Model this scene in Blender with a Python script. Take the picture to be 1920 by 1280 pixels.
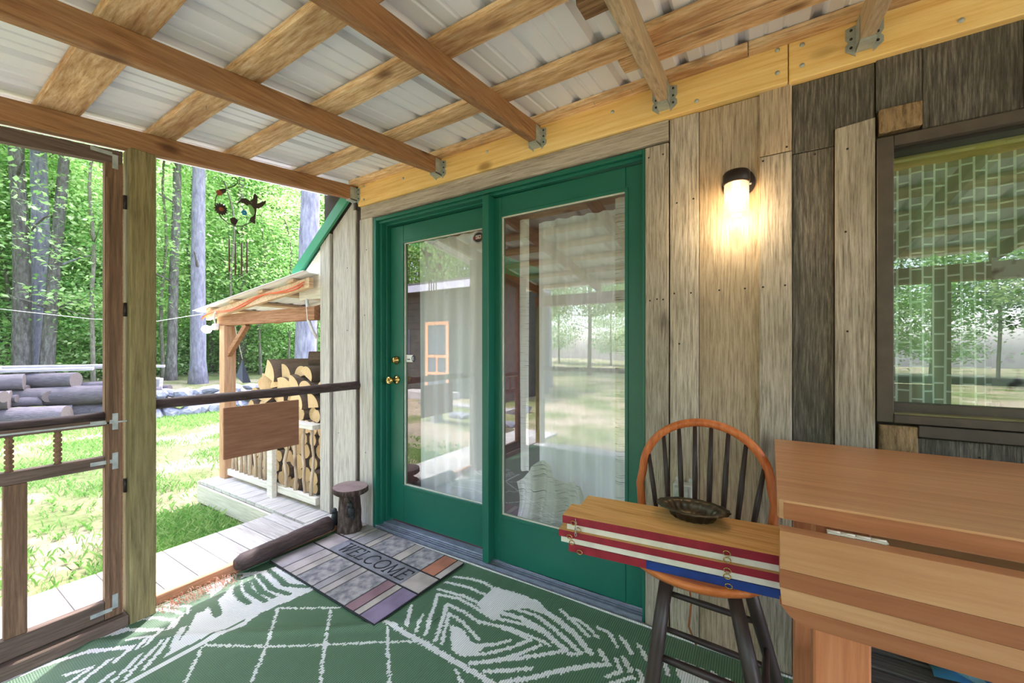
import bpy, bmesh, math, random
import numpy as np
from mathutils import Vector, Matrix, noise as mnoise

# ------------------------------------------------------------------ camera, sky, sun, exposure
for o in list(bpy.data.objects): bpy.data.objects.remove(o)
scene = bpy.context.scene
C = scene.collection
R = math.radians
random.seed(7); rng = np.random.default_rng(7)

cam_d = bpy.data.cameras.new('camera'); cam = bpy.data.objects.new('camera', cam_d); C.objects.link(cam)
cam_d.sensor_width = 36; cam_d.lens = 740 / 1920 * 36; cam_d.shift_y = 13 / 1920
cam_d.clip_start = 0.02; cam_d.clip_end = 300
cam.location = (0, -1.82, 1.22); cam.rotation_euler = (R(90), 0, R(31.5))
scene.camera = cam

world = bpy.data.worlds.new('World'); scene.world = world; world.use_nodes = True
wn = world.node_tree; wn.nodes.clear()
wo = wn.nodes.new('ShaderNodeOutputWorld'); bg = wn.nodes.new('ShaderNodeBackground'); sky = wn.nodes.new('ShaderNodeTexSky')
sky.sky_type = 'NISHITA'; sky.sun_disc = False; sky.sun_elevation = R(66); sky.sun_rotation = R(-35); sky.air_density = 1.0; sky.dust_density = 2.5; sky.ozone_density = 1.0
hs = wn.nodes.new('ShaderNodeHueSaturation'); hs.inputs['Saturation'].default_value = 0.7
wn.links.new(sky.outputs[0], hs.inputs['Color']); wb = wn.nodes.new('ShaderNodeMix'); wb.data_type = 'RGBA'; wb.blend_type = 'MULTIPLY'; wb.inputs[0].default_value = 1; wb.inputs[7].default_value = (1.02, .93, 1.06, 1)
wn.links.new(hs.outputs[0], wb.inputs[6]); wn.links.new(wb.outputs[2], bg.inputs[0]); bg.inputs[1].default_value = 0.58
wn.links.new(bg.outputs[0], wo.inputs[0])

sun_d = bpy.data.lights.new('sun', 'SUN'); sun = bpy.data.objects.new('sun', sun_d); C.objects.link(sun)
sun_d.energy = 2.4; sun_d.angle = R(1.0); sun_d.color = (1, .92, .93)
sun.rotation_euler = Vector((-.24, .33, 1)).to_track_quat('Z', 'Y').to_euler()
sun.location = (-10, 15, 30)

vs = scene.view_settings
vs.view_transform = 'Standard'; vs.look = 'None'; vs.gamma = 1; vs.use_curve_mapping = False
vs.exposure = 1.9

# ------------------------------------------------------------------ helpers
SATS = [.72]
def hxw(h, s=None):
    SAT = SATS[-1]; c = hx(h); g = .3*c[0] + .55*c[1] + .15*c[2]
    return tuple(min(1, (g + (x - g)*SAT)*1.12) for x in c[:3]) + (1,)

def hx(h):
    h = h.lstrip('#'); v = [int(h[i:i+2], 16) / 255 for i in (0, 2, 4)]
    return tuple((c / 12.92 if c <= .04045 else ((c + .055) / 1.055) ** 2.4) for c in v) + (1,)

def wloc(o):
    l = Vector((0, 0, 0))
    while o is not None:
        l += Vector(o.location); o = o.parent
    return l

def tag(o, label=None, cat=None, group=None, kind=None):
    if label: o['label'] = label
    if cat: o['category'] = cat
    if group: o['group'] = group
    if kind: o['kind'] = kind
    return o

def thing(name, label, cat, loc=(0, 0, 0), group=None):
    o = bpy.data.objects.new(name, None); C.objects.link(o); o.location = loc; o.empty_display_size = .05
    return tag(o, label, cat, group)

def struct(name, label=None, loc=(0, 0, 0)):
    o = bpy.data.objects.new(name, None); C.objects.link(o); o.location = loc; o.empty_display_size = .05
    return tag(o, label, None, None, 'structure')

class MB:
    def __init__(s): s.v = []; s.f = []; s.m = []; s.s = []
    def face(s, idx, mi=0, sm=False): s.f.append(tuple(idx)); s.m.append(mi); s.s.append(sm)
    def box(s, x0, x1, y0, y1, z0, z1, mi=0, b=0.0):
        if b <= 0:
            n = len(s.v)
            s.v += [(x0,y0,z0),(x1,y0,z0),(x1,y1,z0),(x0,y1,z0),(x0,y0,z1),(x1,y0,z1),(x1,y1,z1),(x0,y1,z1)]
            for q in ((3,2,1,0),(4,5,6,7),(0,1,5,4),(1,2,6,5),(2,3,7,6),(3,0,4,7)): s.face([n+i for i in q], mi)
        else:
            bm = bmesh.new(); bmesh.ops.create_cube(bm, size=1)
            for v in bm.verts:
                v.co = Vector(((x0+x1)/2 + v.co.x*(x1-x0), (y0+y1)/2 + v.co.y*(y1-y0), (z0+z1)/2 + v.co.z*(z1-z0)))
            bmesh.ops.bevel(bm, geom=list(bm.edges), offset=b, segments=1, affect='EDGES')
            s.addbm(bm, mi)
        return s
    def addbm(s, bm, mi=0, sm=False):
        n = len(s.v); bm.verts.index_update()
        s.v += [tuple(v.co) for v in bm.verts]
        for f in bm.faces: s.face([n + v.index for v in f.verts], mi, sm)
        bm.free(); return s
    def prism(s, pts, vec, mi=0, side=None):
        n = len(s.v); k = len(pts); vec = Vector(vec)
        s.v += [tuple(p) for p in pts] + [tuple(Vector(p) + vec) for p in pts]
        a = Vector((0, 0, 0))
        for i in range(k): a += Vector(pts[i]).cross(Vector(pts[(i+1) % k]))
        flip = a.dot(vec) > 0
        A = list(range(n, n+k)); B_ = list(range(n+k, n+2*k))
        s.face(A[::-1] if flip else A, mi); s.face(B_ if flip else B_[::-1], mi)
        for i in range(k):
            j = (i+1) % k; q = [A[i], A[j], B_[j], B_[i]]
            s.face(q if flip else q[::-1], mi if side is None else side)
        return s
    def beam(s, p0, p1, w, h, mi=0, up=(0, 0, 1), b=0.0):
        p0 = Vector(p0); p1 = Vector(p1); d = (p1 - p0).normalized(); u = Vector(up)
        x = d.cross(u).normalized(); z = x.cross(d)
        bm = bmesh.new(); bmesh.ops.create_cube(bm, size=1); L = (p1 - p0).length
        for v in bm.verts: v.co = (p0 + p1)/2 + d*(v.co.y*L) + x*(v.co.x*w) + z*(v.co.z*h)
        if b: bmesh.ops.bevel(bm, geom=list(bm.edges), offset=b, segments=1, affect='EDGES')
        bmesh.ops.recalc_face_normals(bm, faces=list(bm.faces))
        return s.addbm(bm, mi)
    def tube(s, path, rad, n=10, mi=0, caps=True, cm=None, jit=0.0, closed=False):
        path = [Vector(p) for p in path]; K = len(path)
        rad = rad if isinstance(rad, (list, tuple)) else [rad] * K
        t0 = (path[1] - path[0]).normalized(); ref = Vector((0, 0, 1)) if abs(t0.z) < .9 else Vector((1, 0, 0))
        x = t0.cross(ref).normalized(); base = len(s.v)
        for i, p in enumerate(path):
            if closed: t = (path[(i+1) % K] - path[i-1]).normalized()
            else: t = (path[min(i+1, K-1)] - path[max(i-1, 0)]).normalized()
            x = (x - t * x.dot(t)).normalized(); y = t.cross(x)
            for k in range(n):
                a = 2*math.pi*k/n; r = rad[i] * (1 + (random.uniform(-jit, jit) if jit else 0))
                s.v.append(tuple(p + x*(math.cos(a)*r) + y*(math.sin(a)*r)))
        for i in range(K if closed else K-1):
            for k in range(n):
                i2 = (i+1) % K
                s.face((base+i*n+k, base+i*n+(k+1) % n, base+i2*n+(k+1) % n, base+i2*n+k), mi, True)
        if caps and not closed:
            s.face([base+k for k in range(n)][::-1], mi if cm is None else cm)
            s.face([base+(K-1)*n+k for k in range(n)], mi if cm is None else cm)
        return s
    def lathe(s, prof, c=(0, 0, 0), n=20, mi=0, axis='z', cap=True):
        base = len(s.v)
        for r, h in prof:
            for k in range(n):
                a = 2*math.pi*k/n; u, w = r*math.cos(a), r*math.sin(a)
                p = (u, w, h) if axis == 'z' else ((u, h, -w) if axis == 'y' else (h, u, w))
                s.v.append((c[0]+p[0], c[1]+p[1], c[2]+p[2]))
        for i in range(len(prof)-1):
            for k in range(n):
                s.face((base+i*n+k, base+i*n+(k+1) % n, base+(i+1)*n+(k+1) % n, base+(i+1)*n+k), mi, True)
        if cap:
            if prof[0][0] > 1e-5: s.face([base+k for k in range(n)][::-1], mi)
            if prof[-1][0] > 1e-5: s.face([base+(len(prof)-1)*n+k for k in range(n)], mi)
        return s
    def build(s, name, mats, parent=None, smooth=None, center=True, local=False):
        v = np.array(s.v, dtype=np.float64)
        c = (v.min(0) + v.max(0)) / 2 if center else np.zeros(3)
        me = bpy.data.meshes.new(name); me.from_pydata((v - c).tolist(), [], s.f)
        for m in (mats if isinstance(mats, (list, tuple)) else [mats]): me.materials.append(m)
        me.polygons.foreach_set('material_index', s.m)
        me.polygons.foreach_set('use_smooth', [bool(x) if smooth is None else smooth for x in s.s])
        me.update()
        o = bpy.data.objects.new(name, me); C.objects.link(o)
        if parent is not None:
            o.parent = parent
            o.location = Vector(c) if local else Vector(c) - wloc(parent)
        else: o.location = Vector(c)
        return o

def bx(name, x0, x1, y0, y1, z0, z1, m, parent=None, b=.002):
    return MB().box(x0, x1, y0, y1, z0, z1, 0, b).build(name, m, parent)

def copy_tree(o, parent=None):
    c = o.copy(); C.objects.link(c); c.parent = parent
    for ch in list(o.children): copy_tree(ch, c)
    return c

# ------------------------------------------------------------------ materials
def newmat(name):
    m = bpy.data.materials.new(name); m.use_nodes = True
    nt = m.node_tree; b = nt.nodes['Principled BSDF']
    return m, nt, b, lambda t: nt.nodes.new(t)

def plain(name, col, rough=.6, metal=0.0, var=.0, bump=0.0, bscale=80, spec=.5, nscale=12, dark=None, coord='Object'):
    m, nt, b, N = newmat(name); L = nt.links.new
    col = hx(col) if isinstance(col, str) else col
    b.inputs['Base Color'].default_value = col; b.inputs['Roughness'].default_value = rough; b.inputs['Metallic'].default_value = metal
    b.inputs['Specular IOR Level'].default_value = spec
    tc = N('ShaderNodeTexCoord')
    if var or dark:
        n = N('ShaderNodeTexNoise'); n.inputs['Scale'].default_value = nscale; n.inputs['Detail'].default_value = 5
        L(tc.outputs[coord], n.inputs['Vector'])
        r = N('ShaderNodeValToRGB'); L(n.outputs['Fac'], r.inputs[0])
        d = hx(dark) if dark else tuple(x * (1 - var) for x in col[:3]) + (1,)
        r.color_ramp.elements[0].position = .35; r.color_ramp.elements[1].position = .62
        r.color_ramp.elements[0].color = d; r.color_ramp.elements[1].color = col
        L(r.outputs[0], b.inputs['Base Color'])
    if bump:
        n2 = N('ShaderNodeTexNoise'); n2.inputs['Scale'].default_value = bscale; n2.inputs['Detail'].default_value = 4
        L(tc.outputs[coord], n2.inputs['Vector'])
        bp = N('ShaderNodeBump'); bp.inputs['Strength'].default_value = bump; bp.inputs['Distance'].default_value = .01
        L(n2.outputs['Fac'], bp.inputs['Height']); L(bp.outputs[0], b.inputs['Normal'])
    return m

def wood(name, cols, *a, **k):
    SATS.append(k.pop('sat', .72)); m = wood_(name, cols, *a, **k); SATS.pop(); return m

def wood_(name, cols, axis='z', fine=55, rough=.72, bump=.25, knots=.6, patch=None, patch_amt=.5, var=.18, stretch=.05, spec=.3, pscale=2.2):
    """cols: dark, mid, light grain colours; axis = grain direction in object space"""
    m, nt, b, N = newmat(name); L = nt.links.new
    b.inputs['Roughness'].default_value = rough; b.inputs['Specular IOR Level'].default_value = spec
    tc = N('ShaderNodeTexCoord'); oi = N('ShaderNodeObjectInfo')
    mul = N('ShaderNodeMath'); mul.operation = 'MULTIPLY'; mul.inputs[1].default_value = 61.7; L(oi.outputs['Random'], mul.inputs[0])
    add = N('ShaderNodeVectorMath'); add.operation = 'ADD'; L(tc.outputs['Object'], add.inputs[0]); L(mul.outputs[0], add.inputs[1])
    mp = N('ShaderNodeMapping'); sc = [1, 1, 1]; sc['xyz'.index(axis)] = stretch; mp.inputs['Scale'].default_value = sc
    # gentle grain wander
    wob = N('ShaderNodeTexNoise'); wob.inputs['Scale'].default_value = 3.5; wob.inputs['Detail'].default_value = 1; L(add.outputs[0], wob.inputs['Vector'])
    wm = N('ShaderNodeVectorMath'); wm.operation = 'MULTIPLY_ADD'; wm.inputs[1].default_value = (.012, .012, .012); L(wob.outputs['Color'], wm.inputs[0]); L(add.outputs[0], wm.inputs[2])
    L(wm.outputs[0], mp.inputs['Vector'])
    n1 = N('ShaderNodeTexNoise'); n1.inputs['Scale'].default_value = fine*2.0; n1.inputs['Detail'].default_value = 9; n1.inputs['Roughness'].default_value = .7; L(mp.outputs[0], n1.inputs['Vector'])
    r = N('ShaderNodeValToRGB'); L(n1.outputs['Fac'], r.inputs[0]); e = r.color_ramp.elements
    e[0].position = .30; e[0].color = hxw(cols[0]); e[1].position = .72; e[1].color = hxw(cols[2])
    x = e.new(.5); x.color = hxw(cols[1])
    out = r.outputs[0]
    if patch:
        mp2 = N('ShaderNodeMapping'); s2 = [1, 1, 1]; s2['xyz'.index(axis)] = .22; mp2.inputs['Scale'].default_value = s2; L(add.outputs[0], mp2.inputs['Vector'])
        n2 = N('ShaderNodeTexNoise'); n2.inputs['Scale'].default_value = pscale * 3; n2.inputs['Detail'].default_value = 6; n2.inputs['Roughness'].default_value = .65; L(mp2.outputs[0], n2.inputs['Vector'])
        r2 = N('ShaderNodeMapRange'); r2.inputs['From Min'].default_value = .42; r2.inputs['From Max'].default_value = .68; r2.inputs['To Max'].default_value = patch_amt; L(n2.outputs['Fac'], r2.inputs['Value'])
        mx = N('ShaderNodeMix'); mx.data_type = 'RGBA'; L(r2.outputs[0], mx.inputs['Factor']); L(out, mx.inputs[6]); mx.inputs[7].default_value = hxw(patch); out = mx.outputs[2]
    if knots:
        mp3 = N('ShaderNodeMapping'); s3 = [4.2, 4.2, 4.2]; s3['xyz'.index(axis)] = 2.1; mp3.inputs['Scale'].default_value = s3; L(add.outputs[0], mp3.inputs['Vector'])
        vo = N('ShaderNodeTexVoronoi'); vo.inputs['Scale'].default_value = 1.0; L(mp3.outputs[0], vo.inputs['Vector'])
        r3 = N('ShaderNodeMapRange'); r3.inputs['From Min'].default_value = .05; r3.inputs['From Max'].default_value = .13; r3.inputs['To Min'].default_value = knots; r3.inputs['To Max'].default_value = 0; L(vo.outputs['Distance'], r3.inputs['Value'])
        mx3 = N('ShaderNodeMix'); mx3.data_type = 'RGBA'; L(r3.outputs[0], mx3.inputs['Factor']); L(out, mx3.inputs[6])
        d = hxw(cols[0]); mx3.inputs[7].default_value = (d[0]*.45, d[1]*.4, d[2]*.4, 1); out = mx3.outputs[2]
    hv = N('ShaderNodeHueSaturation'); mr = N('ShaderNodeMapRange'); mr.inputs['To Min'].default_value = 1 - var; mr.inputs['To Max'].default_value = 1 + var
    L(oi.outputs['Random'], mr.inputs['Value']); L(mr.outputs[0], hv.inputs['Value']); L(out, hv.inputs['Color']); L(hv.outputs[0], b.inputs['Base Color'])
    bp = N('ShaderNodeBump'); bp.inputs['Strength'].default_value = bump; bp.inputs['Distance'].default_value = .006; L(n1.outputs['Fac'], bp.inputs['Height']); L(bp.outputs[0], b.inputs['Normal'])
    return m

def glassmat(name, tint='#e8f2ea', refl=.1, rough=.0):
    m, nt, b, N = newmat(name); L = nt.links.new; nt.nodes.remove(b)
    t = N('ShaderNodeBsdfTransparent'); t.inputs[0].default_value = hx(tint)
    g = N('ShaderNodeBsdfGlossy'); g.inputs['Roughness'].default_value = rough; g.inputs['Color'].default_value = (.95, 1, .96, 1)
    lw = N('ShaderNodeFresnel'); lw.inputs['IOR'].default_value = 1.6
    ad = N('ShaderNodeMath'); ad.operation = 'ADD'; ad.inputs[1].default_value = refl; ad.use_clamp = True; L(lw.outputs[0], ad.inputs[0])
    geo = N('ShaderNodeNewGeometry'); inv = N('ShaderNodeMath'); inv.operation = 'SUBTRACT'; inv.inputs[0].default_value = 1; L(geo.outputs['Backfacing'], inv.inputs[1])
    ml = N('ShaderNodeMath'); ml.operation = 'MULTIPLY'; L(ad.outputs[0], ml.inputs[0]); L(inv.outputs[0], ml.inputs[1])
    mx = N('ShaderNodeMixShader'); L(ml.outputs[0], mx.inputs[0]); L(t.outputs[0], mx.inputs[1]); L(g.outputs[0], mx.inputs[2])
    L(mx.outputs[0], nt.nodes['Material Output'].inputs[0]); return m

def screenmat(name, cover=.10):
    m, nt, b, N = newmat(name); L = nt.links.new
    b.inputs['Base Color'].default_value = hx('#8d8d92'); b.inputs['Roughness'].default_value = .5
    t = N('ShaderNodeBsdfTransparent'); mx = N('ShaderNodeMixShader'); mx.inputs[0].default_value = cover
    L(t.outputs[0], mx.inputs[1]); L(b.outputs[0], mx.inputs[2]); L(mx.outputs[0], nt.nodes['Material Output'].inputs[0]); return m

def clothmat(name, col, trans=.3, transl=.45, lines=None):
    m, nt, b, N = newmat(name); L = nt.links.new; nt.nodes.remove(b)
    d = N('ShaderNodeBsdfDiffuse'); d.inputs[0].default_value = hx(col); tl = N('ShaderNodeBsdfTranslucent'); tl.inputs[0].default_value = hx(col)
    if lines == 'streak':
        tc = N('ShaderNodeTexCoord'); mp = N('ShaderNodeMapping'); mp.inputs['Scale'].default_value = (1.2, 1.2, 60); L(tc.outputs['Object'], mp.inputs[0])
        n = N('ShaderNodeTexNoise'); n.inputs['Scale'].default_value = 5; n.inputs['Detail'].default_value = 2; L(mp.outputs[0], n.inputs['Vector'])
        r = N('ShaderNodeValToRGB'); L(n.outputs['Fac'], r.inputs[0]); e = r.color_ramp.elements; e[0].position = .33; e[0].color = hx('#2e2c28'); e[1].position = .40; e[1].color = hx(col)
        L(r.outputs[0], d.inputs[0]); L(r.outputs[0], tl.inputs[0])
    if lines == 'brick':
        tc = N('ShaderNodeTexCoord'); br = N('ShaderNodeTexBrick'); mp = N('ShaderNodeMapping'); mp.inputs['Rotation'].default_value = (0, 0, R(90)); L(tc.outputs['UV'], mp.inputs[0]); L(mp.outputs[0], br.inputs['Vector'])
        br.inputs['Color1'].default_value = hx('#9aa492'); br.inputs['Color2'].default_value = hx('#a6b09e'); br.inputs['Mortar'].default_value = hx(col)
        br.inputs['Scale'].default_value = 1; br.inputs['Mortar Size'].default_value = .07; br.inputs['Brick Width'].default_value = 1.3; br.inputs['Row Height'].default_value = .70
        L(br.outputs['Color'], d.inputs[0]); L(br.outputs['Color'], tl.inputs[0])
    if lines == 'spots':
        tc = N('ShaderNodeTexCoord'); n = N('ShaderNodeTexNoise'); n.inputs['Scale'].default_value = 22; n.inputs['Detail'].default_value = 1; L(tc.outputs['Object'], n.inputs['Vector'])
        r = N('ShaderNodeValToRGB'); L(n.outputs['Fac'], r.inputs[0]); e = r.color_ramp.elements; e[0].position = .56; e[0].color = hx(col); e[1].position = .68; e[1].color = hx('#5e5566')
        L(r.outputs[0], d.inputs[0]); L(r.outputs[0], tl.inputs[0])
    m1 = N('ShaderNodeMixShader'); m1.inputs[0].default_value = transl; L(d.outputs[0], m1.inputs[1]); L(tl.outputs[0], m1.inputs[2])
    t = N('ShaderNodeBsdfTransparent'); m2 = N('ShaderNodeMixShader'); m2.inputs[0].default_value = trans; L(m1.outputs[0], m2.inputs[1]); L(t.outputs[0], m2.inputs[2])
    L(m2.outputs[0], nt.nodes['Material Output'].inputs[0]); return m

def emitmat(name, col, s):
    m, nt, b, N = newmat(name); b.inputs['Base Color'].default_value = hx(col); b.inputs['Emission Color'].default_value = hx(col); b.inputs['Emission Strength'].default_value = s; return m

def leafmat(name, c1, c2, c3, tr=.5):
    m, nt, b, N = newmat(name); L = nt.links.new; nt.nodes.remove(b)
    geo = N('ShaderNodeNewGeometry'); oi = N('ShaderNodeObjectInfo')
    ad = N('ShaderNodeMath'); ad.operation = 'MULTIPLY_ADD'; ad.inputs[1].default_value = .35; L(oi.outputs['Random'], ad.inputs[0]); ml = N('ShaderNodeMath'); ml.operation = 'MULTIPLY'; ml.inputs[1].default_value = .65
    L(geo.outputs['Random Per Island'], ml.inputs[0]); L(ml.outputs[0], ad.inputs[2])
    r = N('ShaderNodeValToRGB'); L(ad.outputs[0], r.inputs[0]); e = r.color_ramp.elements; e[0].color = hx(c1); e[1].color = hx(c3); x = e.new(.5); x.color = hx(c2)
    d = N('ShaderNodeBsdfDiffuse'); t = N('ShaderNodeBsdfTranslucent'); L(r.outputs[0], d.inputs[0]); L(r.outputs[0], t.inputs[0])
    mx = N('ShaderNodeMixShader'); mx.inputs[0].default_value = tr; L(d.outputs[0], mx.inputs[1]); L(t.outputs[0], mx.inputs[2])
    L(mx.outputs[0], nt.nodes['Material Output'].inputs[0]); return m

M = {}
# weathered barn boards
M['barn'] = wood('barn board', ['#6b5f50', '#b0a28c', '#d6c8b2'], 'z', 85, .85, .5, .5, '#7c7350', .45, .16, .05, .15)
M['barn_warm'] = wood('barn board warm', ['#7a654c', '#baa07c', '#d8c29e'], 'z', 85, .85, .45, .5, '#8b7f55', .4, .10, .05, .15)
M['barn_dark'] = wood('barn board dark', ['#322f2c', '#615a50', '#958b78'], 'z', 85, .88, .6, .4, '#4a4a38', .6, .14, .06, .12)
M['barn_grey'] = wood('barn board grey', ['#8a8478', '#b9b3a6', '#d3cdc0'], 'z', 60, .85, .4, .5, '#8e8674', .4, .10, .05, .15)
M['barn_x'] = wood('header board', ['#8a7a64', '#b9ab96', '#d2c7b3'], 'x', 60, .85, .5, .6, '#6b5540', .5, .08, .05, .15)
M['barn_end'] = wood('rotten block', ['#4e3a22', '#9a7a4a', '#c49a5c'], 'z', 40, .9, .8, .8, '#4a3b22', .6, .10, .2, .1)
M['ledger'] = wood('new pine ledger', ['#d9a552', '#edc77a', '#f6d995'], 'x', 30, .6, .12, .8, '#c99a4e', .35, .05, .03, .3, sat=0.95)
M['rafter'] = wood('rafter', ['#6f4826', '#95663a', '#b0824f'], 'y', 45, .7, .2, .8, '#9a7a55', .4, .15, .05, .25, sat=0.85)
M['rafter_grey'] = wood('rafter grey', ['#8d7450', '#b89a6c', '#d0b488'], 'y', 45, .75, .2, .8, '#8d8266', .4, .05, .05, .2)
M['purlin'] = wood('purlin board', ['#a87440', '#deb47a', '#f6e0b4'], 'x', 48, .75, .35, .9, '#8c5526', .75, .10, .10, .2, 2.6, sat=0.85)
M['purlin_dark'] = wood('purlin dark', ['#6b4a28', '#9a7040', '#c0945a'], 'x', 45, .75, .3, .6, '#5c4128', .6, .08, .07, .2)
M['post'] = wood('treated post', ['#5e5338', '#857a55', '#a2966c'], 'z', 40, .75, .25, 1.0, '#5f5638', .6, .05, .06, .2, 1.0, sat=1)
M['frame_y'] = wood('door frame rail', ['#4a3a2e', '#6a5444', '#846b58'], 'y', 50, .7, .2, .4, '#4a3a30', .4, .08, .05, .25)
M['frame_z'] = wood('door frame stile', ['#52402f', '#765a44', '#93745a'], 'z', 50, .7, .2, .4, '#57452f', .4, .08, .05, .25, sat=0.95)
M['log'] = wood('peeled pole', ['#2c201b', '#453330', '#5f4c48'], 'y', 45, .6, .5, .7, '#2c211d', .5, .06, .12, .35)
M['deck'] = wood('deck boards', ['#8f8c88', '#b4b1ab', '#cdc9c2'], 'x', 45, .8, .25, .4, '#7f7c72', .4, .10, .05, .2)
M['deck_y'] = wood('deck boards along', ['#8f8c88', '#b9b5ad', '#d3cfc6'], 'y', 45, .8, .25, .4, '#86837a', .4, .08, .05, .2)
M['fascia'] = wood('fascia', ['#b8b096', '#d3ccb4', '#e4dfca'], 'x', 40, .8, .2, .5, '#a7a285', .3, .05, .05, .2)
M['fascia_o'] = wood('sill board', ['#a4683a', '#c98a55', '#dda873'], 'y', 40, .7, .2, .5, '#8f5a35', .4, .05, .05, .2)
M['shed_x'] = wood('shed timber x', ['#7c4f2e', '#a4714a', '#c29068'], 'x', 45, .75, .25, .7, '#6b4630', .4, .10, .05, .2, sat=0.9)
M['shed_y'] = wood('shed timber y', ['#a07548', '#cda574', '#e6cfa6'], 'y', 45, .75, .25, .7, '#b08a5c', .4, .10, .05, .2)
M['shed_z'] = wood('shed timber z', ['#9a6d45', '#c0946a', '#d8b48c'], 'z', 45, .75, .25, .8, '#a88460', .4, .06, .05, .2, sat=0.9)
M['rail'] = wood('rail board', ['#bdb6a2', '#d8d2c1', '#eae6da'], 'x', 40, .8, .2, .5, '#b0a88e', .3, .05, .05, .2)
M['stick'] = wood('peeled stick', ['#a98a68', '#cdb290', '#e6d3b8'], 'z', 30, .75, .3, .8, '#8d7458', .4, .12, .15, .2)
M['ply'] = wood('plywood', ['#7a523a', '#8d6248', '#9e7256'], 'y', 30, .7, .1, .5, '#8a6044', .35, .03, .08, .25, sat=0.95)
M['chair_o'] = wood('stained hoop', ['#9a4f2a', '#bb6a3c', '#cf8250'], 'z', 30, .42, .06, 0, None, 0, .05, .08, .45, sat=1.05)
M['seat_o'] = wood('stained seat', ['#a5552c', '#c2703f', '#d68a58'], 'x', 30, .42, .06, 0, None, 0, .05, .08, .45, sat=1.05)
M['chair_d'] = plain('dark stained spindle', '#3b2f2b', .42, 0, .25, .05)
M['butcher'] = wood('butcher block', ['#b47a48', '#c58c58', '#d29e6a'], 'x', 20, .36, .03, 0, '#b06c38', .45, .06, .05, .45, 1.2, sat=.86)
M['butcher_d'] = wood('butcher block reddish', ['#96562e', '#a86638', '#b67848'], 'x', 20, .36, .03, 0, '#8c4a24', .4, .06, .05, .45, 1.2, sat=.86)
M['butcher_z'] = wood('table leg wood', ['#b45f2e', '#cb7a45', '#d88f5c'], 'z', 26, .42, .05, 0, '#bd6c38', .4, .05, .04, .45, sat=.86)
M['slat_top'] = wood('bare pine board', ['#c08542', '#dfab68', '#efc88c'], 'x', 36, .65, .12, .8, '#b8823f', .4, .04, .05, .3, sat=0.95)
M['old_slat'] = wood('old grey slat', ['#3d3a34', '#5c574d', '#7b766a'], 'x', 60, .85, .4, .4, '#302e29', .5, .12, .06, .15)
M['red'] = plain('red paint', '#9c1f33', .5, 0, .25, .1, 60, nscale=30)
M['white_p'] = plain('cream paint', '#ece8da', .5, 0, .12, .1, 60, nscale=25)
M['blue'] = plain('blue paint', '#1d3f8f', .45, 0, .25, .1, 60, nscale=30)
M['green'] = plain('green door paint', '#1c6b58', .36, 0, .06, .05, 50, .5, 6)
M['green_trim'] = plain('green metal trim', '#2f8a62', .4, .0, .05)
M['roofmetal'] = plain('white steel roofing', '#f0f1f6', .42, 0.0, .05, .0, spec=.5, nscale=2.2)
M['galv'] = plain('galvanised steel', '#b4bcb6', .45, .3, .25, .1, 90, nscale=40)
M['sill'] = plain('anodised sill', '#8c95a6', .42, .3, .25, .1, 120, nscale=25)
M['sill_d'] = plain('sill groove', '#23272e', .5, .3)
M['brass'] = plain('brass', '#c9a868', .22, 1.0, .1)
M['black'] = plain('black metal', '#2b221f', .45, .2, .2, .05)
M['chime_m'] = plain('rusted chime metal', '#4a3a30', .55, .5, .3)
M['chime_rod'] = plain('chime tube', '#6d5a45', .4, .8)
M['bead_blue'] = plain('blue glass bead', '#1f8fc4', .1, 0)
M['bead_green'] = plain('green glass', '#8fd27a', .15, 0)
M['orange_m'] = plain('orange enamel', '#a8562f', .4, .2)
M['bronze_win'] = plain('bronze window frame', '#5b5248', .5, .1, .2, .08, 70, .4, 18)
M['bronze_dark'] = plain('bronze track', '#2c2a26', .5, .2, .1)
M['bronze_moss'] = plain('mossy sill', '#7f7c52', .7, 0, .3, .2, 60)
M['glass'] = glassmat('door glass', '#f8faf8', .14)
M['glass_w'] = glassmat('window glass', '#e8f4e8', .13)
_m, _nt, _b, _N = newmat('jar glass'); _nt.nodes.remove(_b)
_t = _N('ShaderNodeBsdfTransparent'); _t.inputs[0].default_value = hx('#ffe8c8'); _tl = _N('ShaderNodeBsdfTranslucent'); _tl.inputs[0].default_value = hx('#fff2dc'); _g = _N('ShaderNodeBsdfGlossy'); _g.inputs['Roughness'].default_value = .2
_x1 = _N('ShaderNodeMixShader'); _x1.inputs[0].default_value = .16; _nt.links.new(_t.outputs[0], _x1.inputs[1]); _nt.links.new(_tl.outputs[0], _x1.inputs[2])
_x2 = _N('ShaderNodeMixShader'); _x2.inputs[0].default_value = .10; _nt.links.new(_x1.outputs[0], _x2.inputs[1]); _nt.links.new(_g.outputs[0], _x2.inputs[2]); _nt.links.new(_x2.outputs[0], _nt.nodes['Material Output'].inputs[0]); M['jar'] = _m
M['screen'] = screenmat('insect screen', .07)
M['bulb'] = emitmat('warm bulb', '#fff0d0', 7)
M['bulb_w'] = emitmat('white bulb', '#fffdf5', 14)
M['white_pl'] = plain('white plastic', '#e8e8e6', .45)
M['cable_o'] = plain('orange cable', '#e06a3c', .5)
M['cable_g'] = plain('grey conduit', '#cfd0d0', .45)
M['cord_b'] = plain('brown cord', '#9a5a2e', .5)
M['box_grey'] = plain('weatherproof box', '#c3cac8', .4, .2, .1)
M['gap'] = plain('dark gap', '#171411', .95)
M['wallback'] = plain('wall sheathing', '#3a332a', .95)
M['room'] = plain('room wall', '#6b4436', .9, 0, .3)
M['room_f'] = plain('room floor', '#4b3a2e', .8)
M['sheer'] = clothmat('sheer curtain', '#fcfcfc', .07, .2)
M['streak'] = clothmat('line printed curtain', '#efece2', .05, .4, 'streak')
M['brickcl'] = clothmat('brick print curtain', '#f0faf2', .03, .3, 'brick')
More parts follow.
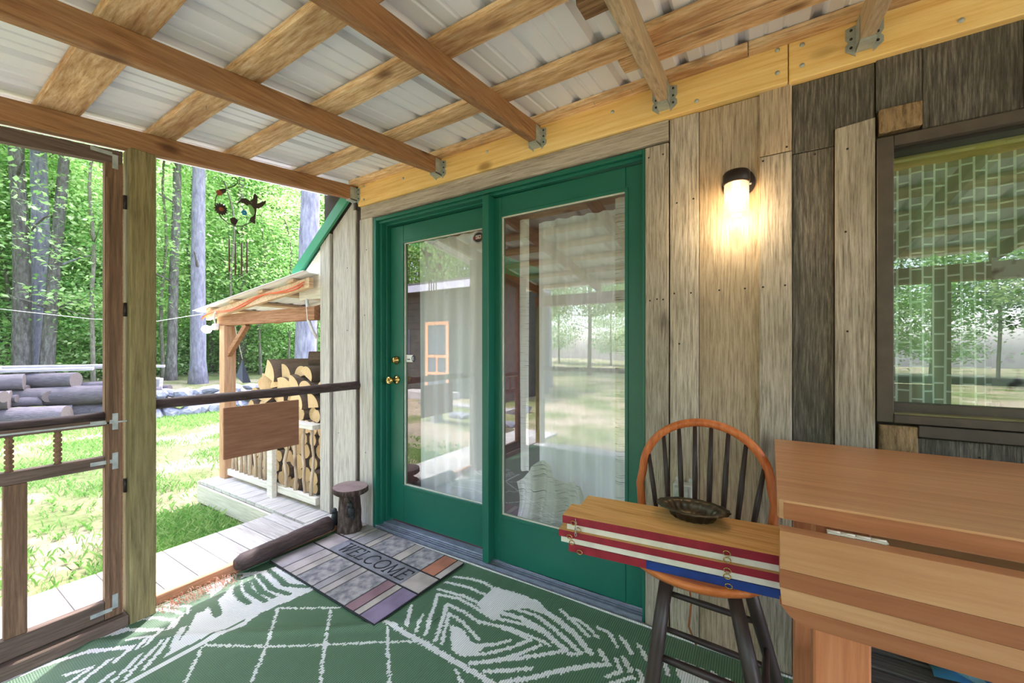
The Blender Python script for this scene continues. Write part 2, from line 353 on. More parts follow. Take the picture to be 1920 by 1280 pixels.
M['spotcl'] = clothmat('spotted curtain', '#dcd4e6', .05, .4, 'spots')
M['bark'] = wood('stump bark', ['#2a201b', '#4d3d35', '#7a6a60'], 'z', 30, .9, 1.0, .3, '#3b2e2a', .5, .05, .25, .1)
M['stump_top'] = plain('stump slab top', '#8f7a76', .7, 0, .25, .2, 40)
M['trunk_grey'] = wood('grey bark', ['#55546a', '#7c7a8c', '#9a99a6'], 'z', 7, .9, .9, .2, '#6b6a72', .4, .10, .25, .1)
M['trunk_dark'] = wood('dark bark', ['#35322f', '#5f5a58', '#8a8682'], 'z', 7, .9, .9, .2, '#5d5c4c', .5, .15, .3, .1)
M['trunk_thin'] = wood('thin bark', ['#4a4638', '#6a6654', '#8a8672'], 'z', 12, .9, .6, 0, '#4b4c38', .5, .2, .3, .1)
M['logbark'] = wood('old log bark', ['#37323a', '#5a555c', '#7e7a80'], 'y', 14, .9, .8, .3, '#5d5550', .5, .18, .2, .1)
M['logend'] = plain('old log end', '#6b6058', .9, 0, .4, .4, 30)
M['firebark'] = wood('firewood bark', ['#5a4534', '#836a52', '#a88d70'], 'y', 25, .9, .8, .3, '#6b5a4a', .4, .15, .2, .1)
M['fireend'] = wood('firewood cut face', ['#c79a62', '#e0bd88', '#efd7ab'], 'z', 22, .8, .3, .3, '#c48f5c', .4, .12, .7, .15, sat=0.9)
M['stone'] = plain('fieldstone', '#8f929c', .85, 0, .4, .6, 14, .3, 3)
M['plank_w'] = wood('bleached plank', ['#75716f', '#979491', '#b0adaa'], 'y', 30, .85, .3, .3, '#a29d97', .3, .08, .06, .15)
M['leafA'] = leafmat('leaves bright', '#6aa450', '#b4d888', '#f0f8d8', .6)
M['leafB'] = leafmat('leaves mid', '#4f8a44', '#94c474', '#dcefc0', .6)
M['grass'] = leafmat('grass blades', '#56903e', '#86b45c', '#c4d894', .4)
M['shavings'] = leafmat('bark shreds', '#b0604c', '#dcb49c', '#f4ece2', .2)
M['cabin'] = wood('cabin siding', ['#2f3530', '#434b43', '#566056'], 'x', 25, .85, .3, .2, '#39423a', .4, .06, .06, .2)
M['cabin_fas'] = plain('cabin fascia', '#c9c6d6', .6)
M['cabin_roof'] = plain('cabin roof', '#5a5c60', .7)
M['door_orange'] = wood('orange screen door', ['#c9713f', '#e39a68', '#f0b488'], 'z', 30, .6, .1, .2, None, 0, .05, .06, .3, sat=1)
M['cabin_glass'] = plain('cabin window', '#5d6470', .15)
M['mat_rubber'] = plain('mat rubber', '#1e1f24', .8, 0, .2, .3, 120)
M['mat_band'] = plain('mat lettering band', '#85878f', .85, 0, .5, .3, 120, nscale=9)
M['letter'] = plain('mat letters', '#1f2126', .8)
TILE = [plain('mat tile %d' % i, c, .85, 0, .35, .25, 120, .3, 7) for i, c in enumerate(['#b0a9a6', '#a09c9e', '#b6aea6', '#94767c', '#8c7f98', '#b47a62'])] + [plain('mat tile stained', '#a8a4a4', .85, 0, 0, .25, 120, .3, 22, '#6c6e75')]

# ground and rug
def groundmat():
    m, nt, b, N = newmat('lawn soil'); L = nt.links.new; b.inputs['Roughness'].default_value = .95; b.inputs['Specular IOR Level'].default_value = .1
    tc = N('ShaderNodeTexCoord'); n = N('ShaderNodeTexNoise'); n.inputs['Scale'].default_value = .8; n.inputs['Detail'].default_value = 6; L(tc.outputs['Object'], n.inputs['Vector'])
    r = N('ShaderNodeValToRGB'); L(n.outputs['Fac'], r.inputs[0]); e = r.color_ramp.elements
    e[0].position = .38; e[0].color = hx('#6f7d4a'); e[1].position = .60; e[1].color = hx('#a89c84'); x = e.new(.5); x.color = hx('#8c8c66')
    n2 = N('ShaderNodeTexNoise'); n2.inputs['Scale'].default_value = 18; n2.inputs['Detail'].default_value = 8; L(tc.outputs['Object'], n2.inputs['Vector'])
    mx = N('ShaderNodeMix'); mx.data_type = 'RGBA'; mx.blend_type = 'MULTIPLY'; mx.inputs[0].default_value = .6; L(r.outputs[0], mx.inputs[6])
    r2 = N('ShaderNodeValToRGB'); r2.color_ramp.elements[0].position = .3; r2.color_ramp.elements[0].color = (.35, .33, .3, 1); r2.color_ramp.elements[1].position = .6; L(n2.outputs['Fac'], r2.inputs[0]); L(r2.outputs[0], mx.inputs[7])
    L(mx.outputs[2], b.inputs['Base Color'])
    bp = N('ShaderNodeBump'); bp.inputs['Strength'].default_value = .6; bp.inputs['Distance'].default_value = .04; L(n2.outputs['Fac'], bp.inputs['Height']); L(bp.outputs[0], b.inputs['Normal'])
    return m
M['ground'] = groundmat()

def rugmat(name, c1, c2):
    m, nt, b, N = newmat(name); L = nt.links.new; b.inputs['Roughness'].default_value = .42; b.inputs['Specular IOR Level'].default_value = .5
    tc = N('ShaderNodeTexCoord'); w = N('ShaderNodeTexWave'); w.wave_type = 'BANDS'; w.bands_direction = 'X'; w.inputs['Scale'].default_value = 36; w.inputs['Distortion'].default_value = .4; w.inputs['Detail'].default_value = 1
    L(tc.outputs['Object'], w.inputs['Vector'])
    w2 = N('ShaderNodeTexWave'); w2.wave_type = 'BANDS'; w2.bands_direction = 'Y'; w2.inputs['Scale'].default_value = 50; L(tc.outputs['Object'], w2.inputs['Vector'])
    ad = N('ShaderNodeMath'); ad.operation = 'MULTIPLY_ADD'; ad.inputs[1].default_value = .3; L(w2.outputs['Fac'], ad.inputs[0]); L(w.outputs['Fac'], ad.inputs[2])
    r = N('ShaderNodeValToRGB'); L(ad.outputs[0], r.inputs[0]); e = r.color_ramp.elements; e[0].position = .1; e[0].color = hx(c1); e[1].position = .8; e[1].color = hx(c2)
    L(r.outputs[0], b.inputs['Base Color'])
    bp = N('ShaderNodeBump'); bp.inputs['Strength'].default_value = .6; bp.inputs['Distance'].default_value = .003; L(ad.outputs[0], bp.inputs['Height']); L(bp.outputs[0], b.inputs['Normal'])
    return m
M['rug_g'] = rugmat('rug green weave', '#35573f', '#587a5c')
M['rug_w'] = rugmat('rug white weave', '#b9bcb8', '#e9ebe8')

# ================================================================== STRUCTURE
def gz(x, y):
    t = min(1, max(0, (-x - 8.5) / 9)); t = t*t*(3-2*t)
    return -.20 + .30*t + .035*mnoise.noise(Vector((x*.5, y*.5, 0))) * min(1, max(0, (-x - 3.2)))

# ground
gxs = np.concatenate([np.linspace(-45, -14, 32), np.linspace(-13.5, -2, 60), np.linspace(-1.5, 25, 24)]); gys = np.concatenate([np.linspace(-40, -4, 30), np.linspace(-3.6, 8, 50), np.linspace(9, 35, 18)])
mb = MB()
for x in gxs:
    for y in gys: mb.v.append((x, y, gz(x, y)))
ny = len(gys)
for i in range(len(gxs)-1):
    for j in range(ny-1): mb.face((i*ny+j, (i+1)*ny+j, (i+1)*ny+j+1, i*ny+j+1), 0, True)
o = mb.build('ground', M['ground'], center=False); tag(o, 'sunlit patchy lawn and soil beside the porch', kind='structure')

# ---- porch floor
floor = struct('floor', 'plank porch floor under the green rug')
y = -2.72
while y < -.12:
    bx('floor_board', -2.40, 3.4, y, y + .138, -.03, -.002, M['deck'], floor); y += .143
bx('floor_board', -2.40, 3.4, y, -.002, -.03, -.002, M['deck'], floor)
MB().box(-2.4, 3.4, -2.72, 0, -.19, -.035).build('joist_frame', M['gap'], floor)

# ---- outside deck strip along the porch end
deck = struct('deck', 'grey plank walkway along the screened porch end')
y = -3.3
while y < -.30:
    bx('deck_board', -3.05, -2.425, y, min(y + .137, -.2385), -.032, -.004, M['deck'], deck); y += .142
bx('deck_fascia', -3.05, -3.02, -3.3, -.26, -.19, -.034, M['deck_y'], deck)

# ---- ceiling: rafters, purlins, steel roofing
ceil = struct('ceiling', 'open porch roof of rafters, purlins and white ribbed steel')
SL = .132
def zr(y): return 2.26 + SL * y
RX = [-1.595, -.937, -.325, .321, .96, 1.60, 2.24]
mats_r = [M['rafter'], M['rafter'], M['rafter_grey'], M['rafter_grey'], M['rafter'], M['rafter'], M['rafter']]
def rafter(x, m, w=.040, ytop=-.043, ybot=-2.72, h=.09):
    mb = MB(); mb.beam((x, ybot, zr(ybot) + h/2), (x, ytop, zr(ytop) + h/2), w, h, b=.003)
    return mb.build('rafter', m, ceil)
for x, m in zip(RX, mats_r): rafter(x, m)
eb = rafter(-2.37, M['rafter'], .040); eb.name = 'end_rafter'
def hanger(x):
    mb = MB(); z0 = zr(-.06); yb = -.0435
    for s in (-1, 1):
        a, b_ = sorted((x + s*.0225, x + s*.0205)); mb.box(a, b_, -.10, yb, z0 - .012, z0 + .075)
        a, b_ = sorted((x + s*.0225, x + s*.050)); zz = z0 - .015
        pts = [(a if s > 0 else b_, yb, zz - .012), (b_ if s > 0 else a, yb, zz + .012), (b_ if s > 0 else a, yb, zz + .030), (x + s*.042, yb, zz + .040), (b_ if s > 0 else a, yb, zz + .052), (b_ if s > 0 else a, yb, zz + .088), (a if s > 0 else b_, yb, zz + .095)]
        mb.prism(pts, (0, -.002, 0))
    mb.box(x - .0225, x + .0225, -.10, yb, z0 - .016, z0 - .006)
    h = mb.build('joist_hanger', M['galv'], ceil)
    nb = MB()
    for s in (-1, 1):
        for dz in (.02, .05, .08): nb.lathe([(0, -.004), (.004, -.003), (.0045, 0)], (x + s*.035, yb - .002, z0 - .015 + dz), 8, 0, 'y', False)
    nb.build('nail_heads', M['black'], h)
for x in RX[:5] + [-2.37]: hanger(x)
# ledger in two lengths
led1 = bx('ledger_board', -2.345, .1075, -.042, -.003, 2.205, 2.362, M['ledger'], ceil, .003)
led2 = bx('ledger_board', .1105, 3.3, -.042, -.003, 2.205, 2.362, M['ledger'], ceil, .003)
for lx, lz, p in [(.075, 2.335, led1), (.075, 2.25, led1), (-.2, 2.235, led1), (-.55, 2.30, led1), (-1.25, 2.30, led1), (-1.9, 2.3, led1), (-2.28, 2.33, led1), (-2.28, 2.24, led1), (.15, 2.325, led2), (.15, 2.25, led2), (.52, 2.33, led2), (.55, 2.24, led2)]:
    MB().lathe([(0, -.004), (.007, -.003), (.008, 0)], (lx, -.043, lz), 10, 0, 'y', False).build('screw_head', M['galv'], p)
# purlins
def purlin(y0, y1, x0, x1, m, t=.024, dz=0):
    ym = (y0 + y1)/2; z = zr(ym) + .0905 + t/2 + dz
    mb = MB(); mb.beam((x0, ym, z), (x1, ym, z), y1 - y0, t, up=(0, -SL, 1), b=.002)
    return mb.build('purlin', m, ceil)
purlin(-1.485, -1.365, -2.47, 3.2, M['purlin']); purlin(-1.155, -1.05, -2.47, 3.2, M['purlin']); purlin(-.835, -.73, -2.47, 3.2, M['purlin']); purlin(-.455, -.345, -2.47, .10, M['purlin_dark'] if False else M['purlin'])
purlin(-.452, -.350, .103, 3.2, M['purlin_dark']); purlin(-.335, -.235, -.44, 3.2, M['purlin'])
purlin(-.70, -.62, -.46, .4, M['purlin_dark'])
purlin(-.105, -.008, -2.36, -.02, M['purlin'], .028); purlin(-.105, -.008, -.017, 3.2, M['purlin'], .028)
purlin(-1.85, -1.74, -2.47, 3.2, M['purlin']); purlin(-2.25, -2.14, -2.47, 3.2, M['purlin']); purlin(-2.68, -2.57, -2.47, 3.2, M['purlin'])
# ribbed roofing, one object per sheet
def sheet_profile(x0, wid, per=.2286):
    pts = [(x0, 0)]; n = int(round(wid / per))
    for i in range(n):
        a = x0 + i*per
        pts += [(a + .020, 0), (a + .034, .019), (a + .056, .019), (a + .070, 0), (a + .112, 0), (a + .117, .004), (a + .125, .004), (a + .130, 0), (a + .170, 0), (a + .175, .004), (a + .183, .004), (a + .188, 0), (a + per, 0)]
    return pts
def roof_sheet(x0, k, parent, m, z_at, ya, yb):
    pts = sheet_profile(x0, .9144); mb = MB(); t = .0012; n = len(pts)
    for yy in (ya, yb):
        for zz in (0, t): mb.v += [(x, yy, z_at(yy) + dz + zz + k*.0016) for x, dz in pts]
    for i in range(n-1):
        mb.face((i, i+1, 2*n+i+1, 2*n+i)[::-1] if False else (i, 2*n+i, 2*n+i+1, i+1)); mb.face((n+i, n+i+1, 3*n+i+1, 3*n+i))
        mb.face((i, i+1, n+i+1, n+i)); mb.face((2*n+i, 3*n+i, 3*n+i+1, 2*n+i+1))
    mb.face((0, n, 3*n, 2*n)); mb.face((n-1, 3*n-1, 4*n-1, 2*n-1)[::-1])
    return mb.build('roofing_sheet', m, parent)
for i in range(7): roof_sheet(-2.76 + i*.892, i % 2, ceil, M['roofmetal'], lambda yy: zr(yy) + .1185, -2.85, -.004)
# bent nails poking through
nb = MB()
for (x, yy) in [(-1.25, -.10), (-.98, -.1), (-.62, -.1), (-.45, -.1), (-.15, -.1), (-1.9, -1.1), (-1.0, -1.12), (-1.75, -.8)]:
    z = zr(yy) + .092; nb.tube([(x, yy, z), (x + .004, yy - .002, z - .012), (x + .010, yy - .004, z - .022)], .0012, 5)
nb.build('protruding_nails', M['galv'], ceil)

# ---- back wall (house wall behind the porch)
wall = struct('wall_back', 'house wall clad in weathered barn boards')
mb = MB()
for a in [(-2.80, -2.215, 0, 2.40), (-2.215, -.415, 2.112, 2.40), (-.415, .40, 0, 2.40), (.40, 1.26, 0, .985), (.40, 1.26, 1.925, 2.40), (1.26, 3.4, 0, 2.40)]:
    mb.box(a[0], a[1], .004, .11, a[2], a[3])
mb.build('sheathing', M['wallback'], wall)
NAIL = MB().lathe([(0, -.003), (.0035, -.0022), (.004, 0)], (0, 0, 0), 8, 0, 'y', False).build('nail', M['black'], wall)
NAIL.location = (-.36, -.0225, 1.435)
def nail(x, yv, z):
    c = NAIL.copy(); C.objects.link(c); c.location = (x, yv, z); return c
def board(x0, x1, z0, z1, th, m, skew=0):
    if skew:
        return MB().prism([(x0, -th, z0), (x1, -th, z0), (x1, -th, z1 + skew), (x0, -th, z1)], (0, th + .003, 0)).build('board', m, wall)
    return bx('board', x0, x1, -th, .003, z0, z1, m, wall, .0025)
def zt(x): return 1.80 + (x + 3.05) * .75
def slant(x0, x1, th, m, z0=0):
    MB().prism([(x0, -th, z0), (x1, -th, z0), (x1, -th, zt(x1)), (x0, -th, zt(x0))], (0, th + .003, 0)).build('board', m, wall)
slant(-2.80, -2.685, .030, M['barn_grey']); slant(-2.683, -2.655, .004, M['gap']); slant(-2.665, -2.43, .014, M['barn_grey'])  # the thin near-black strip paints in the shade of the gap between boards
bx('board', -2.432, -2.40, -.020, .003, 0, 2.20, M['barn_grey'], wall); bx('shade_strip', -2.40, -2.352, -.006, .003, 0, 2.2, M['log'], wall)  # dark corner strip is coloured to stand in for a shadow gap
board(-2.352, -2.222, 0, 2.118, .022, M['barn_grey'])
# live edge header
n = 40; top = [(-2.335 + (2.335-.313)*i/n, -.026, 2.2015) for i in range(n+1)]
bot = [(-.313 - (2.335-.313)*i/n, -.026, 2.112 + .006*mnoise.noise(Vector((i*.45, 3, 0))) + .004) for i in range(n+1)]
MB().prism(top + bot, (0, .028, 0)).build('header_board', M['barn_x'], wall)
board(-.410, -.313, 0, 2.106, .022, M['barn']); board(-.308, -.196, 0, 2.203, .018, M['barn']); board(-.1945, .022, 0, 2.203, .010, M['barn_warm'])
board(.018, .121, 0, 1.956, .022, M['barn']); board(.018, .121, 1.959, 2.225, .021, M['barn_warm'])
board(.1225, .245, 0, 1.945, .010, M['barn_dark']); board(.1225, .245, 1.947, 2.203, .011, M['barn_dark'])
board(.2455, .355, 2.0, 2.203, .010, M['barn_dark']); board(.2475, .353, 0, 1.998, .024, M['barn'], .010)
board(.358, .470, 2.03, 2.23, .016, M['barn_dark']); board(.4715, .690, 1.94, 2.235, .012, M['barn_dark']); board(.695, .83, 1.95, 2.235, .024, M['barn_end']); board(.833, 1.30, 1.94, 2.203, .012, M['barn_dark'])
board(.363, .468, 1.948, 2.028, .030, M['barn_end'])
board(.363, .458, .872, .962, .026, M['barn_end']); board(.459, .86, 0, .925, .010, M['barn_dark']); board(.862, 1.30, 0, .925, .012, M['barn_dark']); board(.355, .458, 0, .870, .012, M['barn_dark'])
x = 1.303
while x < 3.3:
    w_ = random.uniform(.11, .22); board(x, x + w_ - .003, 0, 2.203, random.choice([.010, .020]), random.choice([M['barn'], M['barn_dark'], M['barn_warm']])); x += w_
for x, t, z in [(-.335, .022, 1.432), (-.39, .022, 1.43), (-.29, .018, 1.455), (-.225, .018, 1.453), (-.12, .010, 1.457), (-.03, .010, 1.457), (.03, .022, 1.456), (.1, .022, 1.457), (-.335, .022, 2.06), (-.395, .022, 2.06), (.03, .022, 1.94), (.105, .021, 1.975), (.19, .010, 1.93), (.28, .024, 1.92), (.275, .024, 1.63), (.28, .024, 1.28), (-.27, .018, 1.24), (-.28, .018, 1.84), (-.215, .018, 1.845), (-2.3, .022, 1.45), (-2.28, .022, 1.9), (-2.29, .022, .5), (-2.5, .014, 1.8), (-2.5, .014, 1.35), (-2.6, .014, .6), (.6, .010, .88), (.5, .01, .6)]:
    nail(x, -t - .0005, z)
# gable roof edge and the rest of the house
bx('wall_left_side', -2.80, -2.72, .112, 4.0, 0, 1.99, M['wallback'], wall)
tr = struct('trim_1', 'green metal rake trim on the house gable edge')
MB().prism([(-3.14, -.055, 1.735), (-2.36, -.055, 2.32), (-2.36, -.055, 2.42), (-3.14, -.055, 1.835)], (0, .02, 0)).build('rake_trim', M['green_trim'], tr)
MB().prism([(-3.14, -.034, 1.80), (-2.36, -.034, 2.385), (-2.36, -.034, 2.42), (-3.14, -.034, 1.835)], (0, .6, 0)).build('rake_edge', M['green_trim'], tr)
soff = struct('trim_2', 'whitewashed eave panel under the rake trim')
MB().prism([(-3.08, -.030, 1.60), (-2.80, -.030, 1.60), (-2.80, -.030, 1.97), (-3.08, -.030, 1.76)], (0, .03, 0)).build('eave_panel', M['rail'], soff)
hr = struct('roof', 'steep gable roof of the house')
MB().prism([(-3.14, .6, 1.80), (-.5, .6, 3.78), (-.5, .6, 3.83), (-3.14, .6, 1.85)], (0, 3.6, 0)).build('roof_slope', M['green_trim'], hr)
MB().prism([(2.14, .6, 1.80), (-.5, .6, 3.78), (-.5, .6, 3.83), (2.14, .6, 1.85)], (0, 3.6, 0)).build('roof_slope', M['green_trim'], hr)
# room behind the glass
room = struct('wall_room', 'dim room behind the patio door')
MB().box(-2.7, -2.2, 3.2, 3.25, 0, 2.3).box(.6, 3.2, 3.2, 3.25, 0, 2.3).box(-2.2, .6, 3.2, 3.25, 0, .5).box(-2.2, .6, 3.2, 3.25, 2.1, 2.3).build('room_back', M['room'], room); bx('room_side', -2.71, -2.66, .12, 3.2, 0, 2.3, M['room'], room, 0); bx('room_side', 3.2, 3.25, .12, 3.2, 0, 2.3, M['room'], room, 0)  # unseen opening in the back wall, added so daylight brightens the curtains
bx('room_ceiling', -2.7, 3.2, .112, 3.2, 2.3, 2.35, M['room'], room, 0); bx('room_floor', -2.7, 3.2, .112, 3.2, -.05, .0, M['room_f'], room, 0)

# ---- patio door
d1 = struct('door_1', 'green framed glazed patio door with a brass knob')
G = M['green']
fr = MB(); fr.box(-2.220, -2.192, -.016, .10, .0, 2.108, 0, .002); fr.box(-2.192, -2.168, .012, .10, .02, 2.085, 0, .002); fr.box(-2.168, -2.153, .045, .10, .02, 2.07, 0, .002)
fr.build('left_jamb', G, d1)
fr = MB(); fr.box(-.424, -.411, -.016, .10, .0, 2.108, 0, .002); fr.build('right_jamb', G, d1)
fr = MB(); fr.box(-2.192, -.424, -.016, .10, 2.088, 2.108, 0, .002); fr.box(-2.192, -.424, .004, .10, 2.072, 2.0878, 0, .002); fr.box(-2.168, -1.30, .045, .10, 2.062, 2.0718, 0, .001); fr.build('head_jamb', G, d1)
mu = MB(); mu.box(-1.292, -1.250, -.030, .12, .03, 2.0715, 0, .003); mu.build('astragal', G, d1)
bx('gap_shadow', -2.153, -1.30, .098, .104, .02, 2.062, M['gap'], d1, 0) if False else None
def panel(name, x0, x1, z0, z1, gx0, gx1, gz0, gz1, y0, y1):
    p = MB(); p.box(x0, gx0, y0, y1, z0, z1, 0, .003); st = p.build('door_stile', G, d1)
    p = MB(); p.box(gx1, x1, y0, y1, z0, z1, 0, .003); p.build('door_stile', G, d1)
    p = MB(); p.box(gx0, gx1, y0, y1, gz1, z1, 0, .003); p.build('top_rail', G, d1)
    p = MB(); p.box(gx0, gx1, y0, y1, z0, gz0, 0, .003); p.build('bottom_rail', G, d1)
    # glazing bead
    w = .012; ya = y0 - .005
    p = MB()
    for a in [(gx0 - w, gx0 + .004, gz0 - w, gz1 + w), (gx1 - .004, gx1 + w, gz0 - w, gz1 + w), (gx0 + .004, gx1 - .004, gz1 - .004, gz1 + w), (gx0 + .004, gx1 - .004, gz0 - w, gz0 + .004)]:
        p.box(a[0], a[1], ya, y0 + .004, a[2], a[3], 0, .0015)
    p.build('glazing_bead', G, d1)
    p = MB(); e = .007; yg = (y0 + y1)/2
    for a in [(gx0, gx0 + e, gz0, gz1), (gx1 - e, gx1, gz0, gz1), (gx0 + e, gx1 - e, gz1 - e, gz1), (gx0 + e, gx1 - e, gz0, gz0 + e)]: p.box(a[0], a[1], yg - .012, yg - .004, a[2], a[3])
    p.build('glass_seal', M['white_p'], d1)
    bx('glass_pane', gx0 - .002, gx1 + .002, yg - .002, yg + .002, gz0 - .002, gz1 + .002, M['glass'], d1, 0)
    return st
st = panel('a', -2.149, -1.288, .045, 2.055, -2.024, -1.362, .295, 1.935, .075, .112)
panel('f', -1.262, -.4245, .030, 2.068, -1.205, -.510, .288, 1.958, .030, .070)
sl = MB(); sl.box(-2.192, -.424, -.022, .115, -.001, .012, 0, .001); sl.build('sill', M['sill'], d1)
for (a, b_, z) in [(-.022, -.010, .022), (.006, .010, .020), (.020, .024, .022)]:
    bx('sill_rib', -2.192, -.424, a, b_, .0125, z, M['sill'], d1, .001)
bx('sill_step', -2.165, -1.296, .026, .074, .0125, .034, M['sill'], d1, .002); bx('sill_step', -1.246, -.424, .0245, .029, .0125, .030, M['sill'], d1, .002)
bx('sill_groove', -2.192, -.424, .0105, .0195, .0122, .0132, M['sill_d'], d1, 0)
# knob and dead bolt (on the active panel's stile)
kn = MB(); kn.lathe([(.030, 0), (.031, -.006), (.022, -.010), (.012, -.014), (.010, -.040), (.016, -.044), (.024, -.052), (.027, -.064), (.024, -.074), (.014, -.078), (.013, -.076), (0, -.076)], (-2.088, .0745, 1.005), 20, 0, 'y'); kn.build('door_knob', M['brass'], st)
kn = MB(); kn.lathe([(.028, 0), (.030, -.006), (.026, -.014), (.020, -.018), (.018, -.032), (.0, -.034)], (-2.088, .0745, 1.140), 20, 0, 'y'); kn.build('dead_bolt', M['brass'], st)
# security sticker
stk = thing('security_sticker', 'small oval black and red sticker on the door glass', 'sticker', (-1.405, .089, 1.885))
def oval(rx, rz, y, x0=-1.405, z0=1.885, n=28): return [(x0 + rx*math.cos(2*math.pi*i/n), y, z0 + rz*math.sin(2*math.pi*i/n)) for i in range(n)]
STK_R = plain('sticker red', '#7a2a22', .5); STK_W = plain('sticker white', '#f0eeea', .5); STK_K = plain('sticker black', '#1d1518', .5)
MB().prism(oval(.042, .035, .0905), (0, -.0004, 0)).build('sticker_base', STK_K, stk)
rg = MB(); a_ = oval(.039, .032, .0899); b_ = oval(.037, .030, .0899)
for i in range(28): rg.face((i, (i+1) % 28, 28 + (i+1) % 28, 28+i)) if i not in (0, 1, 13, 14, 15, 27) else None
rg.v = a_ + b_; rg.build('sticker_ring', STK_W, stk)
MB().prism(oval(.041, .014, .0900), (0, -.0002, 0)).build('sticker_band', STK_R, stk)
lt = MB()
def strokes(mb, lines, ox, oz, s, w, y):
    for ln in lines:
        for (p, q) in zip(ln[:-1], ln[1:]):
            p = Vector((ox + p[0]*s, y, oz + p[1]*s)); q = Vector((ox + q[0]*s, y, oz + q[1]*s)); d = (q - p).normalized(); nrm = Vector((-d.z, 0, d.x)) * w/2
            p2 = p - d*w/2; q2 = q + d*w/2
            mb.prism([p2 - nrm, q2 - nrm, q2 + nrm, p2 + nrm], (0, -.0002, 0))
strokes(lt, [[(.8, 1), (0, 1), (0, .55), (.8, .5), (.8, 0), (0, 0)]], -1.424, 1.879, .017, .005, .0897)
strokes(lt, [[(0, 0), (0, 1), (.75, 1), (.85, .5), (.75, 0), (0, 0)]], -1.404, 1.879, .017, .005, .0897)
lt.build('sticker_lettering', STK_W, stk)

lab_t = thing('glass_label', 'small white label with a dark line low on the door glass', 'label', (-1.97, .089, 1.15))
bx('label_card', -2.012, -1.950, .0896, .0903, 1.128, 1.176, STK_W, lab_t, 0); bx('label_line', -2.004, -1.975, .0892, .0895, 1.143, 1.149, plain('label ink', '#33384a', .6), lab_t, 0)
MB().tube([(-1.945 + .013*math.cos(k*math.pi/8), .0898, 1.152 + .019*math.sin(k*math.pi/8)) for k in range(16)], .003, 6, closed=True).build('label_ring', bpy.data.materials['label ink'], lab_t)

# ---- curtains behind the glass
def curtain(name, label, x0, x1, z0, z1, y, m, folds=9, amp=.03, gather=None, hem=None, parent=None):
    nx, nz = int((x1 - x0) / .012) + 2, 24; mb = MB()
    ph = random.uniform(0, 6)
    for j in range(nz+1):
        tz = j / nz
        for i in range(nx+1):
            u = i / nx; xx = x0 + u*(x1 - x0); 
            yy = y + amp * (.35 + .65*tz) * math.sin(u*folds*2*math.pi + ph + .6*math.sin(tz*3)) + .4*amp*mnoise.noise(Vector((u*folds*1.7, tz*1.5, ph)))
            z = z1 - tz*(z1 - z0)
            if hem: z = max(z, hem(xx))
            mb.v.append((xx, yy, z))
    for j in range(nz):
        for i in range(nx): mb.face((j*(nx+1)+i, (j+1)*(nx+1)+i, (j+1)*(nx+1)+i+1, j*(nx+1)+i+1), 0, True)
    o = mb.build(name, m)
    uv = o.data.uv_layers.new(name='UVMap'); k = 0
    for p in o.data.polygons:
        for vi in p.vertices:
            i = vi % (nx+1); j = vi // (nx+1); uv.data[k].uv = (i/nx*(x1-x0)/.045, (1 - j/nz)*(z1-z0)/.045); k += 1
    return tag(o, label, 'curtain')
curtain('sheer_curtain', 'thin white curtain behind the hinged door panel', -2.0, -1.36, .05, 1.96, .20, M['sheer'], 6, .022)
curtain('sheer_curtain', 'long white sheer curtain hanging behind the fixed door panel', -1.08, -.555, .04, 1.955, .235, M['sheer'], 6, .030)
curtain('sheer_curtain', 'second white sheer layer behind the fixed door panel', -1.0, -.60, .04, 1.94, .32, M['sheer'], 5, .03)
curtain('edge_curtain', 'streak printed curtain edge beside the right door jamb', -.60, -.44, .04, 1.98, .16, M['streak'], 2.0, .014)
curtain('edge_curtain', 'streak printed curtain edge beside the centre door post', -1.185, -1.12, .5, 1.98, .20, M['streak'], 1.2, .012)
# gathered fabric lying at the foot of the door
mb = MB(); nx, nz = 60, 26
for j in range(nz+1):
    tz = j/nz
    for i in range(nx+1):
        u = i/nx; xx = -1.175 + u*.50
        h = .40 + .16*math.exp(-((u-.33)/.22)**2) + .07*math.exp(-((u-.75)/.15)**2) - .35*max(0, u - .8)/.2*1.0
        mb.v.append((xx + .015*math.sin(tz*7), .150 + .03*tz*0 + .020*math.sin(u*22 + 2*tz) + .012*math.sin(u*47), .03 + max(.06, h)*(1 - tz) ))
for j in range(nz):
    for i in range(nx): mb.face((j*(nx+1)+i, (j+1)*(nx+1)+i, (j+1)*(nx+1)+i+1, j*(nx+1)+i+1), 0, True)
o = mb.build('bunched_curtain', M['streak']); tag(o, 'bunched line-printed white fabric at the foot of the door', 'curtain')

# ---- window
w1 = struct('window_1', 'bronze framed sliding window above the table')
BW = M['bronze_win']
bx('frame_side', .357, .399, -.030, .06, .972, 1.932, BW, w1, .002); bx('frame_side', 1.262, 1.30, -.030, .06, .972, 1.932, BW, w1, .002)
bx('frame_head', .399, 1.262, -.030, .06, 1.897, 1.932, BW, w1, .002); bx('frame_sill', .399, 1.262, -.034, .06, .972, 1.000, BW, w1, .002)
bx('head_track', .399, 1.262, .000, .06, 1.885, 1.8968, M['bronze_dark'], w1, .001); bx('sash_rail', .399, 1.262, .020, .07, 1.0002, 1.034, BW, w1, .002); bx('sash_stile', .399, .404, .02, .07, 1.0345, 1.885, M['bronze_dark'], w1, .001)
bx('mossy_ledge', .399, 1.262, -.030, .0195, 1.0002, 1.006, M['bronze_moss'], w1, .001); bx('apron_board', .459, 1.30, -.028, .003, .930, .968, M['bronze_win'], w1, .002)
bx('inner_head', .404, 1.262, .095, .20, 1.878, 1.95, M['ledger'], w1, .001)
bx('glass_pane', .402, 1.262, .044, .048, 1.033, 1.886, M['glass_w'], w1, 0)
curtain('brick_curtain', 'curtain with a pale brick print inside the window', .36, .80, .95, 1.88, .17, M['brickcl'], 3.4, .022)
